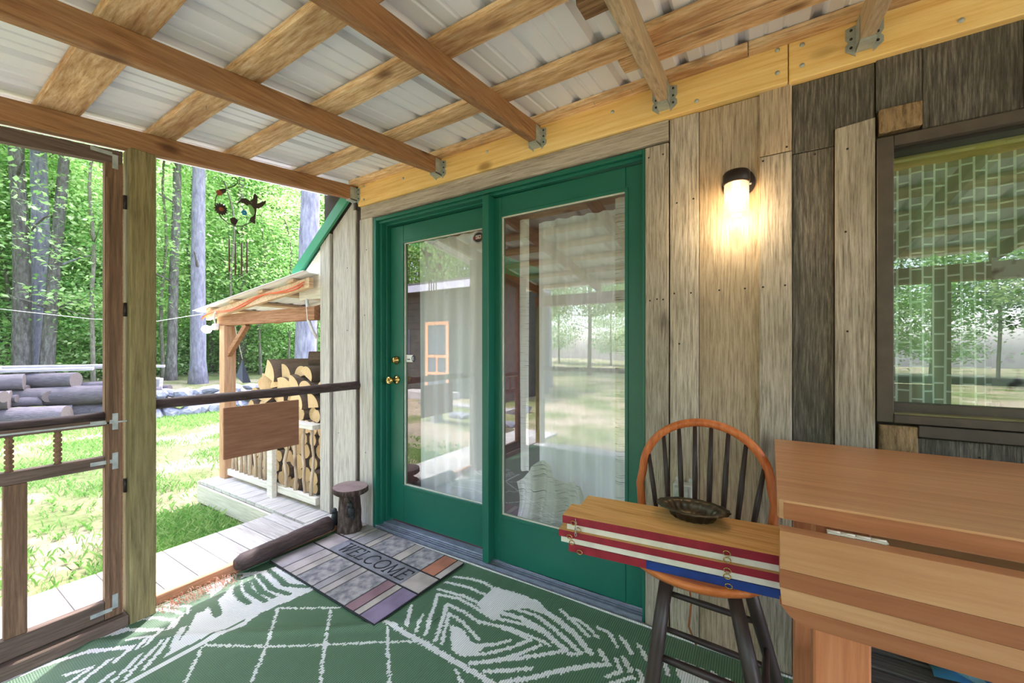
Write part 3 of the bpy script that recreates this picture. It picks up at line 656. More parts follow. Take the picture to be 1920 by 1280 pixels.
curtain('spotted_curtain', 'white curtain with dark spots inside the window', .672, 1.26, .95, 1.52, .125, M['spotcl'], 4, .012)

# ---- left end of the porch: post, poles, screens
wl = struct('wall_left', 'screened porch end with a square post and log rails')
MB().box(-2.417, -2.325, -1.222, -1.132, -.02, zr(-1.18) - .002, 0, .004).build('post', M['post'], wl)
pp = []
for i in range(15):
    t = i/14; yv = -1.135 + t*1.125; pp.append((-2.372 + .006*mnoise.noise(Vector((t*4, 1, 0))), yv, .964 + .006*mnoise.noise(Vector((t*4, 7, 0))) - .002))
MB().tube(pp, [.024 + .003*mnoise.noise(Vector((i*.6, 0, 4))) + .005*(i/14) for i in range(15)], 14, jit=.04).build('pole_rail', M['log'], wl)
bx('sill_board', -2.418, -2.382, -1.132, -.004, -.001, .062, M['fascia_o'], wl, .003)
pp = []; rr = []
for i in range(16):
    t = i/15; yv = -.80 + t*.545; pp.append((-2.352 + .006*mnoise.noise(Vector((t*3, 5, 0))), yv, .068 + .016 * t)); rr.append(.046 * min(1, .6 + t*7) + .006*mnoise.noise(Vector((t*5, 2, 0))))
MB().tube(pp, rr, 14, jit=.05).build('bottom_log', M['log'], wl)
def sheet(name, pts, parent, m=None):
    mb = MB(); mb.v = list(pts); mb.face(range(len(pts))); return mb.build(name, m or M['screen'], parent)
sheet('insect_screen', [(-2.400, -1.132, .06), (-2.400, -.02, .06), (-2.400, -.02, zr(-.02)), (-2.400, -1.132, zr(-1.132))], wl)
# ---- screen door
d2 = struct('door_2', 'wooden screen door with turned spindles and metal corner brackets')
xa, xb = -2.388, -2.354
FZ, FY = M['frame_z'], M['frame_y']
ztop = lambda yy: zr(yy) - .018
def slope_rail(name, ya, yb, za, zb, h, m):
    MB().prism([(xa, ya, za - h), (xa, yb, zb - h), (xa, yb, zb), (xa, ya, za)], (xb - xa, 0, 0)).build(name, m, d2)
slope_rail('top_rail', -2.10, -1.238, ztop(-2.10), ztop(-1.238), .055, FY)
MB().prism([(xa, -1.293, .065), (xa, -1.240, .065), (xa, -1.240, ztop(-1.24) - .056), (xa, -1.293, ztop(-1.293) - .056)], (xb - xa, 0, 0)).build('door_stile', FZ, d2)
bx('edge_strip', -2.384, -2.360, -1.2395, -1.2345, .065, 2.03, M['fascia_o'], d2, .001)
MB().prism([(xa, -2.10, .065), (xa, -2.047, .065), (xa, -2.047, ztop(-2.047) - .056), (xa, -2.10, ztop(-2.10) - .056)], (xb - xa, 0, 0)).build('door_stile', FZ, d2)
bx('screen_bead', xb, xb + .006, -1.290, -1.280, .15, 1.95, FZ, d2, .001)
bx('middle_rail', xa, xb, -2.046, -1.294, .890, .918, FY, d2); 
MB().tube([(-2.362, -2.046 + i*.094, .932 + .003*mnoise.noise(Vector((i*.7, 0, 0)))) for i in range(9)], .0175, 12, jit=.06).build('bark_rail', M['log'], d2)
MB().box(-2.3538, -2.348, -2.046, -1.225, .899, .905).build('slide_rod', M['galv'], d2)
bx('lower_rail', xa, xb, -2.046, -1.294, .712, .760, FY, d2); bx('bottom_rail', xa, xb, -2.046, -1.294, .065, .142, FY, d2); bx('centre_stile', xa, xb, -1.560, -1.503, .143, .711, FZ, d2)
prof = [(.012, .7602)]; k = 6
for i in range(k):
    z0 = .768 + i*.019; prof += [(.008, z0), (.0125, z0 + .005), (.0125, z0 + .013), (.008, z0 + .018)]
prof += [(.012, .889)]
sp = None
for i in range(6):
    yy = -1.424 - i*.121
    if sp is None: sp = MB().lathe(prof, (-2.371, yy, 0), 12).build('spindle', FZ, d2)
    else:
        c = sp.copy(); C.objects.link(c); c.location = Vector(sp.location) + Vector((0, -i*.121, 0))
def bracket(yc, zc, up, side, tee=False):
    mb = MB(); x = xb + .0005
    mb.box(x, x + .002, yc - .009, yc + .009, zc - (.035 if tee else (0 if up else .06)), zc + (.035 if tee else (.06 if up else 0)))
    mb.box(x, x + .002, yc - .075, yc - .0092, zc - .008, zc + .008)
    return mb.build('corner_bracket', M['galv'], d2)
bracket(-1.262, ztop(-1.262) - .02, False, -1); bracket(-1.262, .905, True, -1, True); bracket(-1.262, .735, True, -1, True); bracket(-1.262, .10, True, -1)
for zc in (1.86, 1.39, .62): MB().lathe([(.006, -.03), (.006, .03)], (-2.350, -1.231, zc), 8).build('hinge', M['black'], d2)
sheet('insect_screen', [(-2.372, -2.046, .142), (-2.372, -1.294, .142), (-2.372, -1.294, .712), (-2.372, -2.046, .712)], d2)
sheet('insect_screen', [(-2.372, -2.046, .95), (-2.372, -1.294, .95), (-2.372, -1.294, ztop(-1.294) - .055), (-2.372, -2.046, ztop(-2.046) - .055)], d2)
bx('threshold', -2.420, -2.325, -2.25, -1.224, -.001, .058, M['frame_y'], wl, .004)
MB().box(-2.417, -2.325, -2.20, -2.11, -.02, zr(-2.16) - .002, 0, .004).build('post', M['post'], wl)

# ---- open porch front (seen in the glass)
wf = struct('wall_front', 'open porch front with posts, eave beam and log rail')
for x in (-2.37, -.55, 1.3, 3.1): bx('post', x - .045, x + .045, -2.70, -2.61, -.02, zr(-2.655) - .15, M['post'], wf, .004)
bx('eave_beam', -2.42, 3.2, -2.72, -2.60, zr(-2.66) - .148, zr(-2.66) - .02, M['shed_x'], wf, .004)
MB().tube([(-2.32 + i*.3, -2.655, .96 + .006*mnoise.noise(Vector((i*.5, 3, 0)))) for i in range(18)], .03, 12, jit=.05).build('pole_rail', M['log'], wf)
bx('kick_board', -.50, 1.25, -2.68, -2.66, .05, .92, M['ply'], wf, .003)

# ================================================================== THINGS ON THE PORCH
# ---- rug: woven cells, each either green or white
RUG_W=[[27,[-1390,-624],[-1263,-626],[-1161,-626],[-1060,-631],[-799,-640],[-684,-645]],[18,[-1378,-483],[-1295,-590]],[15,[-1286,-500],[-1233,-592]],[20,[-1186,-587],[-1332,-350],[-1223,-320],[-1105,-335],[-991,-355]],[20,[-1124,-593],[-1243,-382],[-1130,-387],[-1034,-406]],[18,[-1088,-593],[-1192,-430],[-1097,-444],[-1022,-471],[-978,-490]],[18,[-958,-517],[-907,-479],[-862,-423]],[18,[-987,-596],[-936,-562],[-884,-513],[-833,-444],[-796,-379],[-856,-377],[-971,-384],[-1041,-397]],[20,[-930,-606],[-872,-562],[-813,-493],[-747,-384]],[20,[-863,-612],[-792,-559],[-720,-500]],[24,[-785,-617],[-705,-545],[-645,-481],[-583,-416],[-476,-333],[-527,-285]],[20,[-931,-611],[-860,-548],[-780,-481],[-721,-424],[-642,-355],[-748,-311],[-855,-313],[-987,-343]],[17,[-1040,-406],[-913,-368],[-806,-361],[-713,-360]],[29,[-1012,-306],[-893,-286],[-773,-303],[-642,-355]],[22,[-946,-247],[-841,-236],[-724,-273],[-587,-337],[-627,-367]],[32,[-887,-203],[-806,-194],[-728,-218],[-651,-251],[-553,-317]],[20,[-761,-145],[-679,-185],[-596,-233]],[18,[-689,-161],[-617,-183],[-554,-222]],[18,[-580,-161],[-522,-172],[-473,-227]],[20,[-476,-167],[-439,-202],[-413,-235]],[18,[-403,-174],[-378,-200],[-352,-239]],[18,[-462,-292],[-425,-340],[-465,-392]],[20,[-435,-272],[-393,-324]],[18,[-368,-303],[-344,-343],[-355,-381]],[17,[-453,-428],[-380,-345]],[17,[-304,-188],[-272,-264]],[25,[-133,-177],[-97,-223]],[22,[-82,-180],[-63,-213]],[20,[-1360,-189],[-1267,-156],[-1184,-151],[-1115,-171]],[20,[-1369,-250],[-1244,-224],[-1087,-233]],[20,[-1361,-318],[-1218,-293],[-1106,-298],[-1019,-332]],[12,[-1450,-807],[-1394,-770]],[12,[-1383,-763],[-1328,-726]],[12,[-1317,-719],[-1261,-683]],[12,[-1251,-676],[-1195,-639]],[12,[-1351,-647],[-1293,-696]],[12,[-1282,-705],[-1223,-754]],[12,[-1212,-763],[-1153,-812]],[12,[-1142,-821],[-1083,-870]],[12,[-958,-662],[-909,-693]],[12,[-900,-699],[-851,-730]],[12,[-1908,-1100],[-1847,-1063]],[12,[-1835,-1056],[-1774,-1019]],[12,[-1763,-1012],[-1702,-975]],[12,[-1690,-968],[-1630,-927]],[12,[-1619,-920],[-1559,-879]],[12,[-1547,-872],[-1487,-831]],[12,[-1476,-824],[-1416,-783]],[12,[-1405,-776],[-1345,-735]],[12,[-1895,-820],[-1838,-863]],[12,[-1827,-871],[-1770,-914]],[12,[-1759,-922],[-1701,-965]],[12,[-1691,-973],[-1646,-1015]],[12,[-1637,-1022],[-1592,-1064]],[12,[-1583,-1071],[-1538,-1113]],[12,[-1673,-699],[-1624,-740]],[12,[-1615,-747],[-1566,-788]],[12,[-1556,-795],[-1507,-836]],[12,[-1498,-843],[-1445,-883]],[12,[-1435,-891],[-1383,-931]],[12,[-1373,-939],[-1321,-979]],[12,[-1904,-1114],[-1857,-1148]],[12,[-1848,-1155],[-1801,-1189]],[12,[-1792,-1196],[-1745,-1230]],[12,[-1890,-815],[-1821,-772]],[12,[-1808,-764],[-1740,-720]],[12,[-1727,-712],[-1659,-669]],[30,[-1927,-1359],[-1930,-1251],[-1930,-1103],[-1922,-1030],[-1919,-956],[-1941,-882],[-1896,-657]],[14,[-2355,-1091],[-2258,-1031],[-2203,-1061]],[17,[-2372,-1149],[-2316,-1096],[-2225,-1068],[-2152,-1127]],[18,[-2363,-1224],[-2301,-1149],[-2196,-1103],[-2155,-1146]],[20,[-2373,-1327],[-2313,-1243],[-2174,-1160],[-2114,-1228]],[21,[-2377,-1565],[-2410,-1467],[-2377,-1368],[-2321,-1289],[-2301,-1245]],[21,[-2322,-1571],[-2316,-1466],[-2272,-1361],[-2153,-1259],[-2108,-1324]],[18,[-2210,-1259],[-2158,-1202],[-2127,-1254]],[18,[-2182,-1437],[-2149,-1375],[-2116,-1451]],[18,[-2140,-1330],[-2080,-1424]],[18,[-2072,-1254],[-2019,-1316],[-1985,-1358]],[18,[-2073,-1169],[-2004,-1230],[-1966,-1275]],[24,[-2106,-1109],[-2009,-1173]],[31,[-2157,-1030],[-2045,-1099]],[17,[-2083,-1188],[-2017,-1272],[-1965,-1329]],[17,[-2044,-1342],[-2020,-1388]]]
RUG_G=[[34,[-2311,-803],[-2208,-857],[-2119,-875],[-2052,-872]],[34,[-2292,-781],[-2154,-824],[-2000,-823]],[30,[-2284,-755],[-2104,-794],[-1995,-785]],[30,[-2268,-724],[-2071,-755],[-1959,-734]],[30,[-2264,-671],[-2049,-699],[-1936,-653]],[44,[-2341,-790],[-2262,-890],[-2214,-959],[-2078,-989]]]
RUG_P=[[[-1128,-153],[-1030,-140],[-880,-140],[-811,-183],[-892,-206],[-944,-250],[-1012,-306],[-937,-347],[-1045,-347],[-1124,-309],[-1122,-239]],[[-1138,-486],[-1033,-595],[-982,-599],[-939,-557],[-929,-496],[-960,-507],[-985,-519],[-1071,-477]],[[-274,-170],[-156,-169],[-138,-243],[-223,-295]],[[-2382,-936],[-2383,-867],[-2367,-774],[-2281,-688],[-2272,-630],[-2098,-641],[-1931,-646],[-1896,-657],[-1948,-878],[-1937,-948],[-1973,-1179],[-1969,-1222],[-2048,-1115],[-2162,-1017],[-2206,-946]]]

def make_rug():
    x0, x1, y0, y1, c = -2.365, 1.30, -2.45, -.045, .0062
    nx, ny = int((x1 - x0)/c), int((y1 - y0)/c)
    gx = x0 + (np.arange(nx) + .5)*c; gy = y0 + (np.arange(ny) + .5)*c
    X, Y = np.meshgrid(gx, gy, indexing='ij'); W = np.zeros((nx, ny), bool)
    Xj = X + rng.uniform(-.0035, .0035, size=(nx, 1)); Yj = Y + rng.uniform(-.004, .004, size=(nx, 1))
    def poly(p):
        P = np.array(p)/1000; ins = np.zeros_like(W)
        for i in range(len(P)):
            xa, ya = P[i]; xb, yb = P[i-1]
            cond = ((ya > Yj) != (yb > Yj)) & (Xj < (xb - xa)*(Yj - ya)/(yb - ya + 1e-12) + xa); ins ^= cond
        return ins
    def strokes_in(lst, val):
        for s in lst:
            hw = s[0]/2000; pts = np.array(s[1:])/1000; n = len(pts)
            for i in range(n-1):
                a, b = pts[i], pts[i+1]; d = b - a; L2 = (d*d).sum() + 1e-12
                t = np.clip(((Xj - a[0])*d[0] + (Yj - a[1])*d[1])/L2, 0, 1)
                D = np.hypot(Xj - a[0] - t*d[0], Yj - a[1] - t*d[1])
                W[D < hw*(1 if n < 3 else (1 - .35*abs((i + t)/(n-1) - .45)))] = val
    for p in RUG_P: W[poly(p)] = True
    strokes_in(RUG_W, True); strokes_in(RUG_G, False)
    vx = x0 + np.arange(nx+1)*c; vy = y0 + np.arange(ny+1)*c; VX, VY = np.meshgrid(vx, vy, indexing='ij')
    VZ = .004 + .0035*np.sin(VX*5.1 + VY*3.3)*np.sin(VY*4.7 - VX*1.7) + .0035
    # soft crease and a curled edge by the post
    VZ += .008*np.exp(-((VY + 1.10 - .75*(VX + 2.0))/.03)**2) * (VX < -1.2) + .010*np.exp(-((VX + 2.36)/.05)**2)*np.exp(-((VY + 1.15)/.3)**2)
    V = np.stack([VX, VY, VZ], -1).reshape(-1, 3)
    ii, jj = np.meshgrid(np.arange(nx), np.arange(ny), indexing='ij'); a = ii*(ny+1) + jj
    F = np.stack([a, a + ny + 1, a + ny + 2, a + 1], -1).reshape(-1, 4)
    me = bpy.data.meshes.new('woven_rug'); nf = len(F)
    me.vertices.add(len(V)); me.vertices.foreach_set('co', V.ravel()); me.loops.add(nf*4); me.loops.foreach_set('vertex_index', F.ravel().astype(np.int32))
    me.polygons.add(nf); me.polygons.foreach_set('loop_start', np.arange(0, nf*4, 4, dtype=np.int32)); me.materials.append(M['rug_g']); me.materials.append(M['rug_w'])
    me.polygons.foreach_set('material_index', W.reshape(-1).astype(np.int32)); me.update(calc_edges=True); me.validate()
    o = bpy.data.objects.new('woven_surface', me); C.objects.link(o)
    t = thing('outdoor_rug', 'green woven outdoor rug with white palm leaf pattern', 'rug'); o.parent = t
    def zed(x, y): return .008
    hb = MB(); hb.tube([(x0 + .01 + i*.0915*.998, y1, .008) for i in range(41)], .0045, 6); hb.build('edge_binding', M['rug_w'], t)
    hb = MB(); hb.tube([(x0, y0 + i*.06, .009 + .010*math.exp(-((y0 + i*.06 + 1.15)/.3)**2)) for i in range(41)], .0045, 6); hb.build('edge_binding', M['rug_g'], t)
make_rug()

# ---- door mat
mat_t = thing('door_mat', 'stone patterned rubber doormat reading WELCOME', 'doormat')
LM, WM = .93, .600
def mbx(name, u0, u1, v0, v1, z0, z1, m, par=mat_t, b=.0015):
    return MB().box(u0 - LM/2, u1 - LM/2, v0 - WM/2, v1 - WM/2, z0, z1, 0, b).build(name, m, par, local=True)
mbx('mat_base', 0, LM, 0, WM, .0, .006, M['mat_rubber'])
B0, B1 = .43*WM, .67*WM; g_ = .0033
lowc = [0, .148, .239, .30, .467, .528, .587, .761, .836, .885, 1]; lowm = [1, 0, 2, 6, 1, 0, 6, 3, 2, 4]
upc = [0, .074, .158, .199, .31, .367, .586, .663, .843, .95, 1]; upm = [2, 0, 2, 1, 2, 6, 2, 6, 5, 2]
for cs, ms, v0, v1 in ((lowc, lowm, .006, B0 - .008), (upc, upm, B1 + .008, WM - .006)):
    for i in range(len(ms)): mbx('mat_tile', cs[i]*LM + g_, cs[i+1]*LM - g_, v0, v1, .0055, .0095, TILE[ms[i]])
mbx('mat_tile', .006, .155, B0 + .003, B1 - .003, .0055, .0095, TILE[0]); mbx('mat_tile', LM - .14, LM - .006, B0 + .003, B1 - .003, .0055, .0095, TILE[2])
mbx('mat_band', .156, LM - .141, B0 + .003, B1 - .003, .0055, .0095, M['mat_band'])
for v in (B0 - .0055, B1 + .0005): mbx('band_edge', .003, LM - .003, v, v + .005, .0055, .0110, M['mat_rubber'])
GLY = {'W': [[(-.05, 1), (.25, 1)], [(.1, 1), (.32, 0), (.55, .9)], [(.45, 1), (.65, 1)], [(.55, .9), (.78, 0), (1.0, 1)], [(.9, 1), (1.1, 1)]],
 'E': [[(.08, 0), (.08, 1)], [(-.02, 1), (.6, 1), (.62, .85)], [(.08, .53), (.45, .53)], [(-.02, 0), (.62, 0), (.66, .16)]],
 'L': [[(.08, 0), (.08, 1)], [(-.04, 1), (.2, 1)], [(-.02, 0), (.58, 0), (.62, .18)]],
 'C': [[(.85, .82), (.7, .96), (.5, 1), (.25, .92), (.06, .7), (.02, .45), (.12, .18), (.32, .03), (.55, 0), (.75, .06), (.88, .18)]],
 'O': [[(.5, 1), (.25, .92), (.06, .7), (.02, .45), (.12, .18), (.32, .03), (.55, 0), (.8, .1), (.96, .32), (.98, .58), (.88, .82), (.7, .96), (.5, 1)]],
 'M': [[(-.02, 0), (.16, 0)], [(.06, 0), (.16, 1), (.52, .1), (.9, 1), (.98, 0)], [(.88, 0), (1.08, 0)]]}
adv = {'W': 1.22, 'E': .80, 'L': .76, 'C': 1.02, 'O': 1.12, 'M': 1.22}
cx_ = .20; hgt = .088; lw = .0082; v_base = (B0 + B1)/2 - hgt/2
for ch in 'WELCOME':
    lm = MB()
    for ln in GLY[ch]:
        for p, q in zip(ln[:-1], ln[1:]):
            p = Vector((cx_ + (p[0] + .12*p[1])*.078 - LM/2, v_base + p[1]*hgt - WM/2, .0094)); q = Vector((cx_ + (q[0] + .12*q[1])*.078 - LM/2, v_base + q[1]*hgt - WM/2, .0094))
            d = (q - p).normalized(); nr = Vector((-d.y, d.x, 0))*lw/2; p2 = p - d*lw*.4; q2 = q + d*lw*.4
            lm.prism([p2 - nr, q2 - nr, q2 + nr, p2 + nr], (0, 0, .0012))
    lm.build('letter', M['letter'], mat_t, local=True); cx_ += adv[ch]*.078 + .006
mat_t.location = (-1.86, -.352, .0115); mat_t.rotation_euler = (0, 0, R(-2.4))

# ---- stump with a slab top and a bear carving
stp = thing('stump_stool', 'small bark covered stump with a round slab top by the door', 'stump', (-2.285, -.155, .0))
sx, sy = -2.285, -.150
tb = MB(); n = 36; K = 12; base = 0
for i in range(K+1):
    t = i/K; z = .022 + t*.255; r0 = .074 - .014*t + .018*max(0, .25 - t)
    for k in range(n):
        a = 2*math.pi*k/n; r = r0*(1 + .13*mnoise.noise(Vector((math.cos(a)*2.2, math.sin(a)*2.2, t*.9))) + .10*mnoise.noise(Vector((math.cos(a)*8, math.sin(a)*8, t*3))))
        tb.v.append((sx + r*math.cos(a), sy + r*math.sin(a), z))
for i in range(K):
    for k in range(n): tb.face((i*n+k, i*n+(k+1) % n, (i+1)*n+(k+1) % n, (i+1)*n+k), 0, False)
tb.face(range(n)[::-1] if False else list(range(n))[::-1]); tb.face([K*n+k for k in range(n)])
tb.build('trunk', M['bark'], stp)
tb = MB(); n = 40
def slab_r(a): return .112*(1 + .07*mnoise.noise(Vector((math.cos(a)*1.5, math.sin(a)*1.5, 3))) + .03*mnoise.noise(Vector((math.cos(a)*7, math.sin(a)*7, 5))))
for z, s_ in ((.270, .93), (.277, 1.0), (.300, 1.0), (.306, .96)):
    for k in range(n): a = 2*math.pi*k/n; tb.v.append((sx + s_*slab_r(a)*1.08*math.cos(a), sy + .004 + s_*slab_r(a)*.95*math.sin(a), z + .02*math.cos(a)*0))
for i in range(3):
    for k in range(n): tb.face((i*n+k, i*n+(k+1) % n, (i+1)*n+(k+1) % n, (i+1)*n+k), 0, True)
tb.face(list(range(n))[::-1]); tb.face([3*n+k for k in range(n)], 1); tb.build('slab_top', [M['bark'], M['stump_top']], stp)
# carved bear climbing the trunk
def blob(mb, c, r, mi=0, seg=10, ring=7, sm=True):
    n0 = len(mb.v)
    for i in range(ring+1):
        ph = math.pi*i/ring
        for k in range(seg): th = 2*math.pi*k/seg; mb.v.append((c[0] + r[0]*math.sin(ph)*math.cos(th), c[1] + r[1]*math.sin(ph)*math.sin(th), c[2] + r[2]*math.cos(ph)))
    for i in range(ring):
        for k in range(seg): mb.face((n0+i*seg+k, n0+(i+1)*seg+k, n0+(i+1)*seg+(k+1) % seg, n0+i*seg+(k+1) % seg), mi, sm)
bear = MB(); BX, BY = -2.222, -.185
blob(bear, (BX, BY, .165), (.026, .024, .036)); blob(bear, (BX + .006, BY - .014, .212), (.021, .019, .020)); blob(bear, (BX + .012, BY - .032, .207), (.009, .011, .008)); blob(bear, (BX - .008, BY - .008, .232), (.006, .005, .007)); blob(bear, (BX + .020, BY - .006, .231), (.006, .005, .007))
for dx, dz in ((-.02, .185), (.026, .18), (-.018, .135), (.024, .132)): blob(bear, (BX + dx, BY - .006, dz), (.009, .012, .015))
bear.build('carved_bear', plain('black bear paint', '#23282a', .5, 0, .2, .3), stp)
bear2 = MB(); blob(bear2, (-2.388, -.185, .085), (.026, .03, .05)); blob(bear2, (-2.382, -.2, .14), (.02, .02, .02)); blob(bear2, (-2.368, -.222, .05), (.012, .018, .03)); blob(bear2, (-2.396, -.222, .045), (.012, .016, .03)); blob(bear2, (-2.376, -.216, .135), (.009, .01, .008))
o = bear2.build('bear_figurine', plain('dark bear', '#2f3438', .55, 0, .2, .3)); tag(o, 'small dark bear figurine between the stump and the log', 'figurine')

# ---- wall lamp
lamp = thing('wall_lamp', 'lit black jelly jar lamp on the barn board wall', 'lamp', (-.045, -.010, 1.86))
LX, LZ = -.052, 1.872
MB().lathe([(.058, 0), (.058, -.008), (.052, -.014), (.0, -.015)], (LX, -.0105, LZ), 28, 0, 'y').build('back_plate', M['black'], lamp)
hd = MB(); hd.lathe([(.0, .022), (.040, .022), (.046, .014), (.046, -.018), (.042, -.024), (.036, -.024)], (LX - .005, -.085, LZ + .0), 28)
hd.box(LX - .030, LX + .022, -.072, -.020, LZ - .018, LZ + .020, 0, .004); hd.build('socket_hood', M['black'], lamp)
jp = [(.036, -.020)]
for i in range(12): z = -.024 - i*.0095; jp += [(.0405, z), (.0425, z - .0035), (.0405, z - .007)]
jp += [(.036, -.143), (.024, -.150), (.0, -.152)]
MB().lathe(jp, (LX - .005, -.085, LZ), 32, 0, 'z', False).build('glass_jar', M['jar'], lamp)
bp_ = [(.0, -.105), (.012, -.103), (.022, -.095), (.027, -.082), (.026, -.068), (.018, -.050), (.013, -.040), (.013, -.022)]
blb = MB().lathe(bp_[::-1], (LX - .005, -.085, LZ), 24, 0, 'z', False).build('light_bulb', M['bulb'], lamp)
for dx, dz in ((-.05, .035), (.045, -.01)): MB().lathe([(0, -.004), (.004, -.003), (.005, 0)], (LX + dx*.9, -.0255, LZ + dz), 8, 0, 'y', False).build('plate_screw', M['galv'], lamp)
pl = bpy.data.lights.new('lamp_light', 'POINT'); pl.energy = .8; pl.color = (1, .78, .52); pl.shadow_soft_size = .04
plo = bpy.data.objects.new('lamp_light', pl); C.objects.link(plo); plo.location = (LX - .005, -.085, LZ - .165)

# ---- outlet box and cord behind the stool
ob = thing('outlet_box', 'grey weatherproof outlet box on the wall behind the stool', 'outlet box', (-.25, -.018, .55))
OX, OZ = -.252, .60; yo = -.0185
MB().box(OX - .036, OX + .036, yo - .045, yo, OZ - .058, OZ + .058, 0, .004).build('box_body', M['box_grey'], ob)
MB().box(OX - .030, OX + .022, yo - .058, yo - .0455, OZ - .050, OZ + .050, 0, .003).build('flip_cover', M['galv'], ob)
for s in (-1, 1): MB().prism([(OX + s*.026 + .008*math.cos(a*math.pi/6), yo - .004, OZ + .066 + .010*math.sin(a*math.pi/6)) for a in range(12)], (0, .004, 0)).build('mounting_tab', M['box_grey'], ob)
cd = MB(); cd.tube([(-.235, -.035, .545), (-.232, -.04, .50), (-.235, -.03, .42), (-.228, -.025, .34), (-.232, -.03, .25), (-.222, -.03, .16), (-.232, -.03, .06), (-.20, -.06, .014)], .004, 8)
o = cd.build('power_cord', M['cord_b']); tag(o, 'thin brown power cord hanging below the outlet box', 'cord')

# ---- bar stool
st_t = thing('bar_stool', 'hoop back wooden counter stool with dark spindles against the wall', 'stool', (-.13, -.55, .0105))
SX, SY, SZ = -.143, -.55, .630
n = 40; mb = MB()
for z, s_ in ((-.036, .80), (-.030, .90), (-.016, .985), (-.006, 1.0), (0, .97)):
    for k in range(n):
        a = 2*math.pi*k/n; mb.v.append((SX + .212*s_*math.cos(a), SY + .195*s_*math.sin(a), SZ + z))
for i in range(4):
    for k in range(n): mb.face((i*n+k, i*n+(k+1) % n, (i+1)*n+(k+1) % n, (i+1)*n+k), 0, True)
mb.face(list(range(n))[::-1]); mb.face([4*n+k for k in range(n)]); mb.build('seat', M['seat_o'], st_t)
# hoop
hw, ht = .188, .985; hy = lambda z: -.415 + (z - SZ)*.10
hp = []
for i in range(33):
    a = math.pi*i/32; c_, s_ = math.cos(a), math.sin(a)
    xx = SX - hw*c_*(1.0 if True else 1); zz = .80 + (ht - .80 - .010)*s_
    hp.append((xx, hy(zz), zz))
lo = [(SX - .185, hy(SZ) , SZ - .005), (SX - .192, hy(.70), .70), (SX - .197, hy(.75), .75)]; hi = [(2*SX - p[0], p[1], p[2]) for p in lo[::-1]]
path = lo + hp + hi
mb = MB(); mb.tube(path, .0135, 10); mb.build('hoop_back', M['chair_o'], st_t)
for i in range(8):
    u = (i - 3.5)/3.5; xb_ = SX + .118*u*1.12; xt = SX + .172*u
    sr = max(0, 1 - ((xt - SX)/hw)**2) ** .5; zt_ = .80 + (ht - .81)*sr - .006
    MB().tube([(xb_, hy(SZ) - .012, SZ - .004), ((xb_ + xt)/2, hy((SZ + zt_)/2) - .004, (SZ + zt_)/2), (xt, hy(zt_), zt_)], [.0068, .0085, .006], 8).build('spindle', M['chair_d'], st_t)
legs = {'a': ((-.205, -.665, .60), (-.262, -.80, .0105)), 'b': ((-.045, -.665, .60), (.098, -.815, .0105)), 'c': ((-.215, -.45, .60), (-.325, -.345, .0105)), 'd': ((-.035, -.46, .60), (.110, -.365, .0105))}
def lp(k, z):
    p, q = legs[k]; t = (.60 - z)/(.60 - .0105); return tuple(p[i] + (q[i] - p[i])*t for i in range(3))
for k, (p, q) in legs.items():
    MB().tube([q, lp(k, .15), lp(k, .42), p], [.0145, .0175, .0195, .0165], 12).build('leg', M['chair_d'], st_t)
for (k1, k2, z1, z2) in (('a', 'b', .395, .395), ('c', 'd', .40, .40), ('a', 'c', .33, .33), ('b', 'd', .33, .33), ('c', 'd', .26, .26)):
    MB().tube([lp(k1, z1), tuple((a + b)/2 for a, b in zip(lp(k1, z1), lp(k2, z2))), lp(k2, z2)], [.0085, .0105, .0085], 8).build('stretcher', M['chair_d'], st_t)

# ---- folded red, white and blue slats lying on the seat
ang = R(6.0)
def slat(z0, th, x0, x1, y0, y1, mats, label, split=None):
    t = thing('painted_slat', label, 'board', (0, 0, 0), 'stack of painted slats on the stool')
    def P(x, y): return (-.47 + x*math.cos(ang) - y*math.sin(ang), -.755 + x*math.sin(ang) + y*math.cos(ang))
    def blk(name, xa_, xb_, ms, tops=None):
        mb = MB(); q = [P(xa_, y0), P(xb_, y0), P(xb_, y1), P(xa_, y1)]
        mb.prism([(a, b, z0) for a, b in q], (0, 0, th), 0); o = mb.build(name, ms, t)
        if len(ms) > 1:
            for p in o.data.polygons:
                if p.normal.z > .9: p.material_index = 1
        return o
    if split:
        blk('red_length', x0, split, mats[0]); blk('blue_length', split, x1, mats[1])
    else: blk('slat_body', x0, x1, mats)
    # chain eyes
    for xx, dz in ((x0 + .035, 0), (x1 - .125 - .03*((z0*50) % 1), .0)):
        a, b = P(xx, y0 - .004); ring = [(a + .008*math.cos(k*math.pi/5), b - .002, z0 + th/2 - .004 + .006*math.sin(k*math.pi/5)) for k in range(10)]
        MB().tube(ring, .0014, 5, closed=True).build('eye_hook', M['brass'], t)
    t.location = (0, 0, 0); return t
s1 = slat(.6305, .021, .010, .560, .000, .150, [[M['red']], [M['blue']]], 'bottom slat of the stack, painted half red and half blue', .225)
slat(.6525, .019, -.014, .560, .004, .150, [M['white_p']], 'lower white painted slat in the stack on the stool')
slat(.6725, .019, -.018, .560, -.006, .150, [M['red'], M['slat_top']], 'middle red edged slat between the two white slats')
slat(.6925, .020, .004, .560, .004, .150, [M['white_p'], M['white_p']], 'upper white painted slat below the bare topped board')
s5 = slat(.7135, .022, -.006, .560, -.008, .085, [M['red'], M['slat_top']], 'front top slat with bare wood face and red edge')
s6 = slat(.7135, .022, .022, .560, .0865, .175, [M['slat_top']], 'rear top slat of bare yellow pine under the metal dish')
ch = MB()
for k in range(6): ch.tube([(-.435 + .003*math.cos(a*math.pi/4)*(1 if k % 2 else .3), -.762 - .003*(0 if k % 2 else math.cos(a*math.pi/4)), .728 - k*.008 + .0055*math.sin(a*math.pi/4)) for a in range(8)], .0010, 4, closed=True)
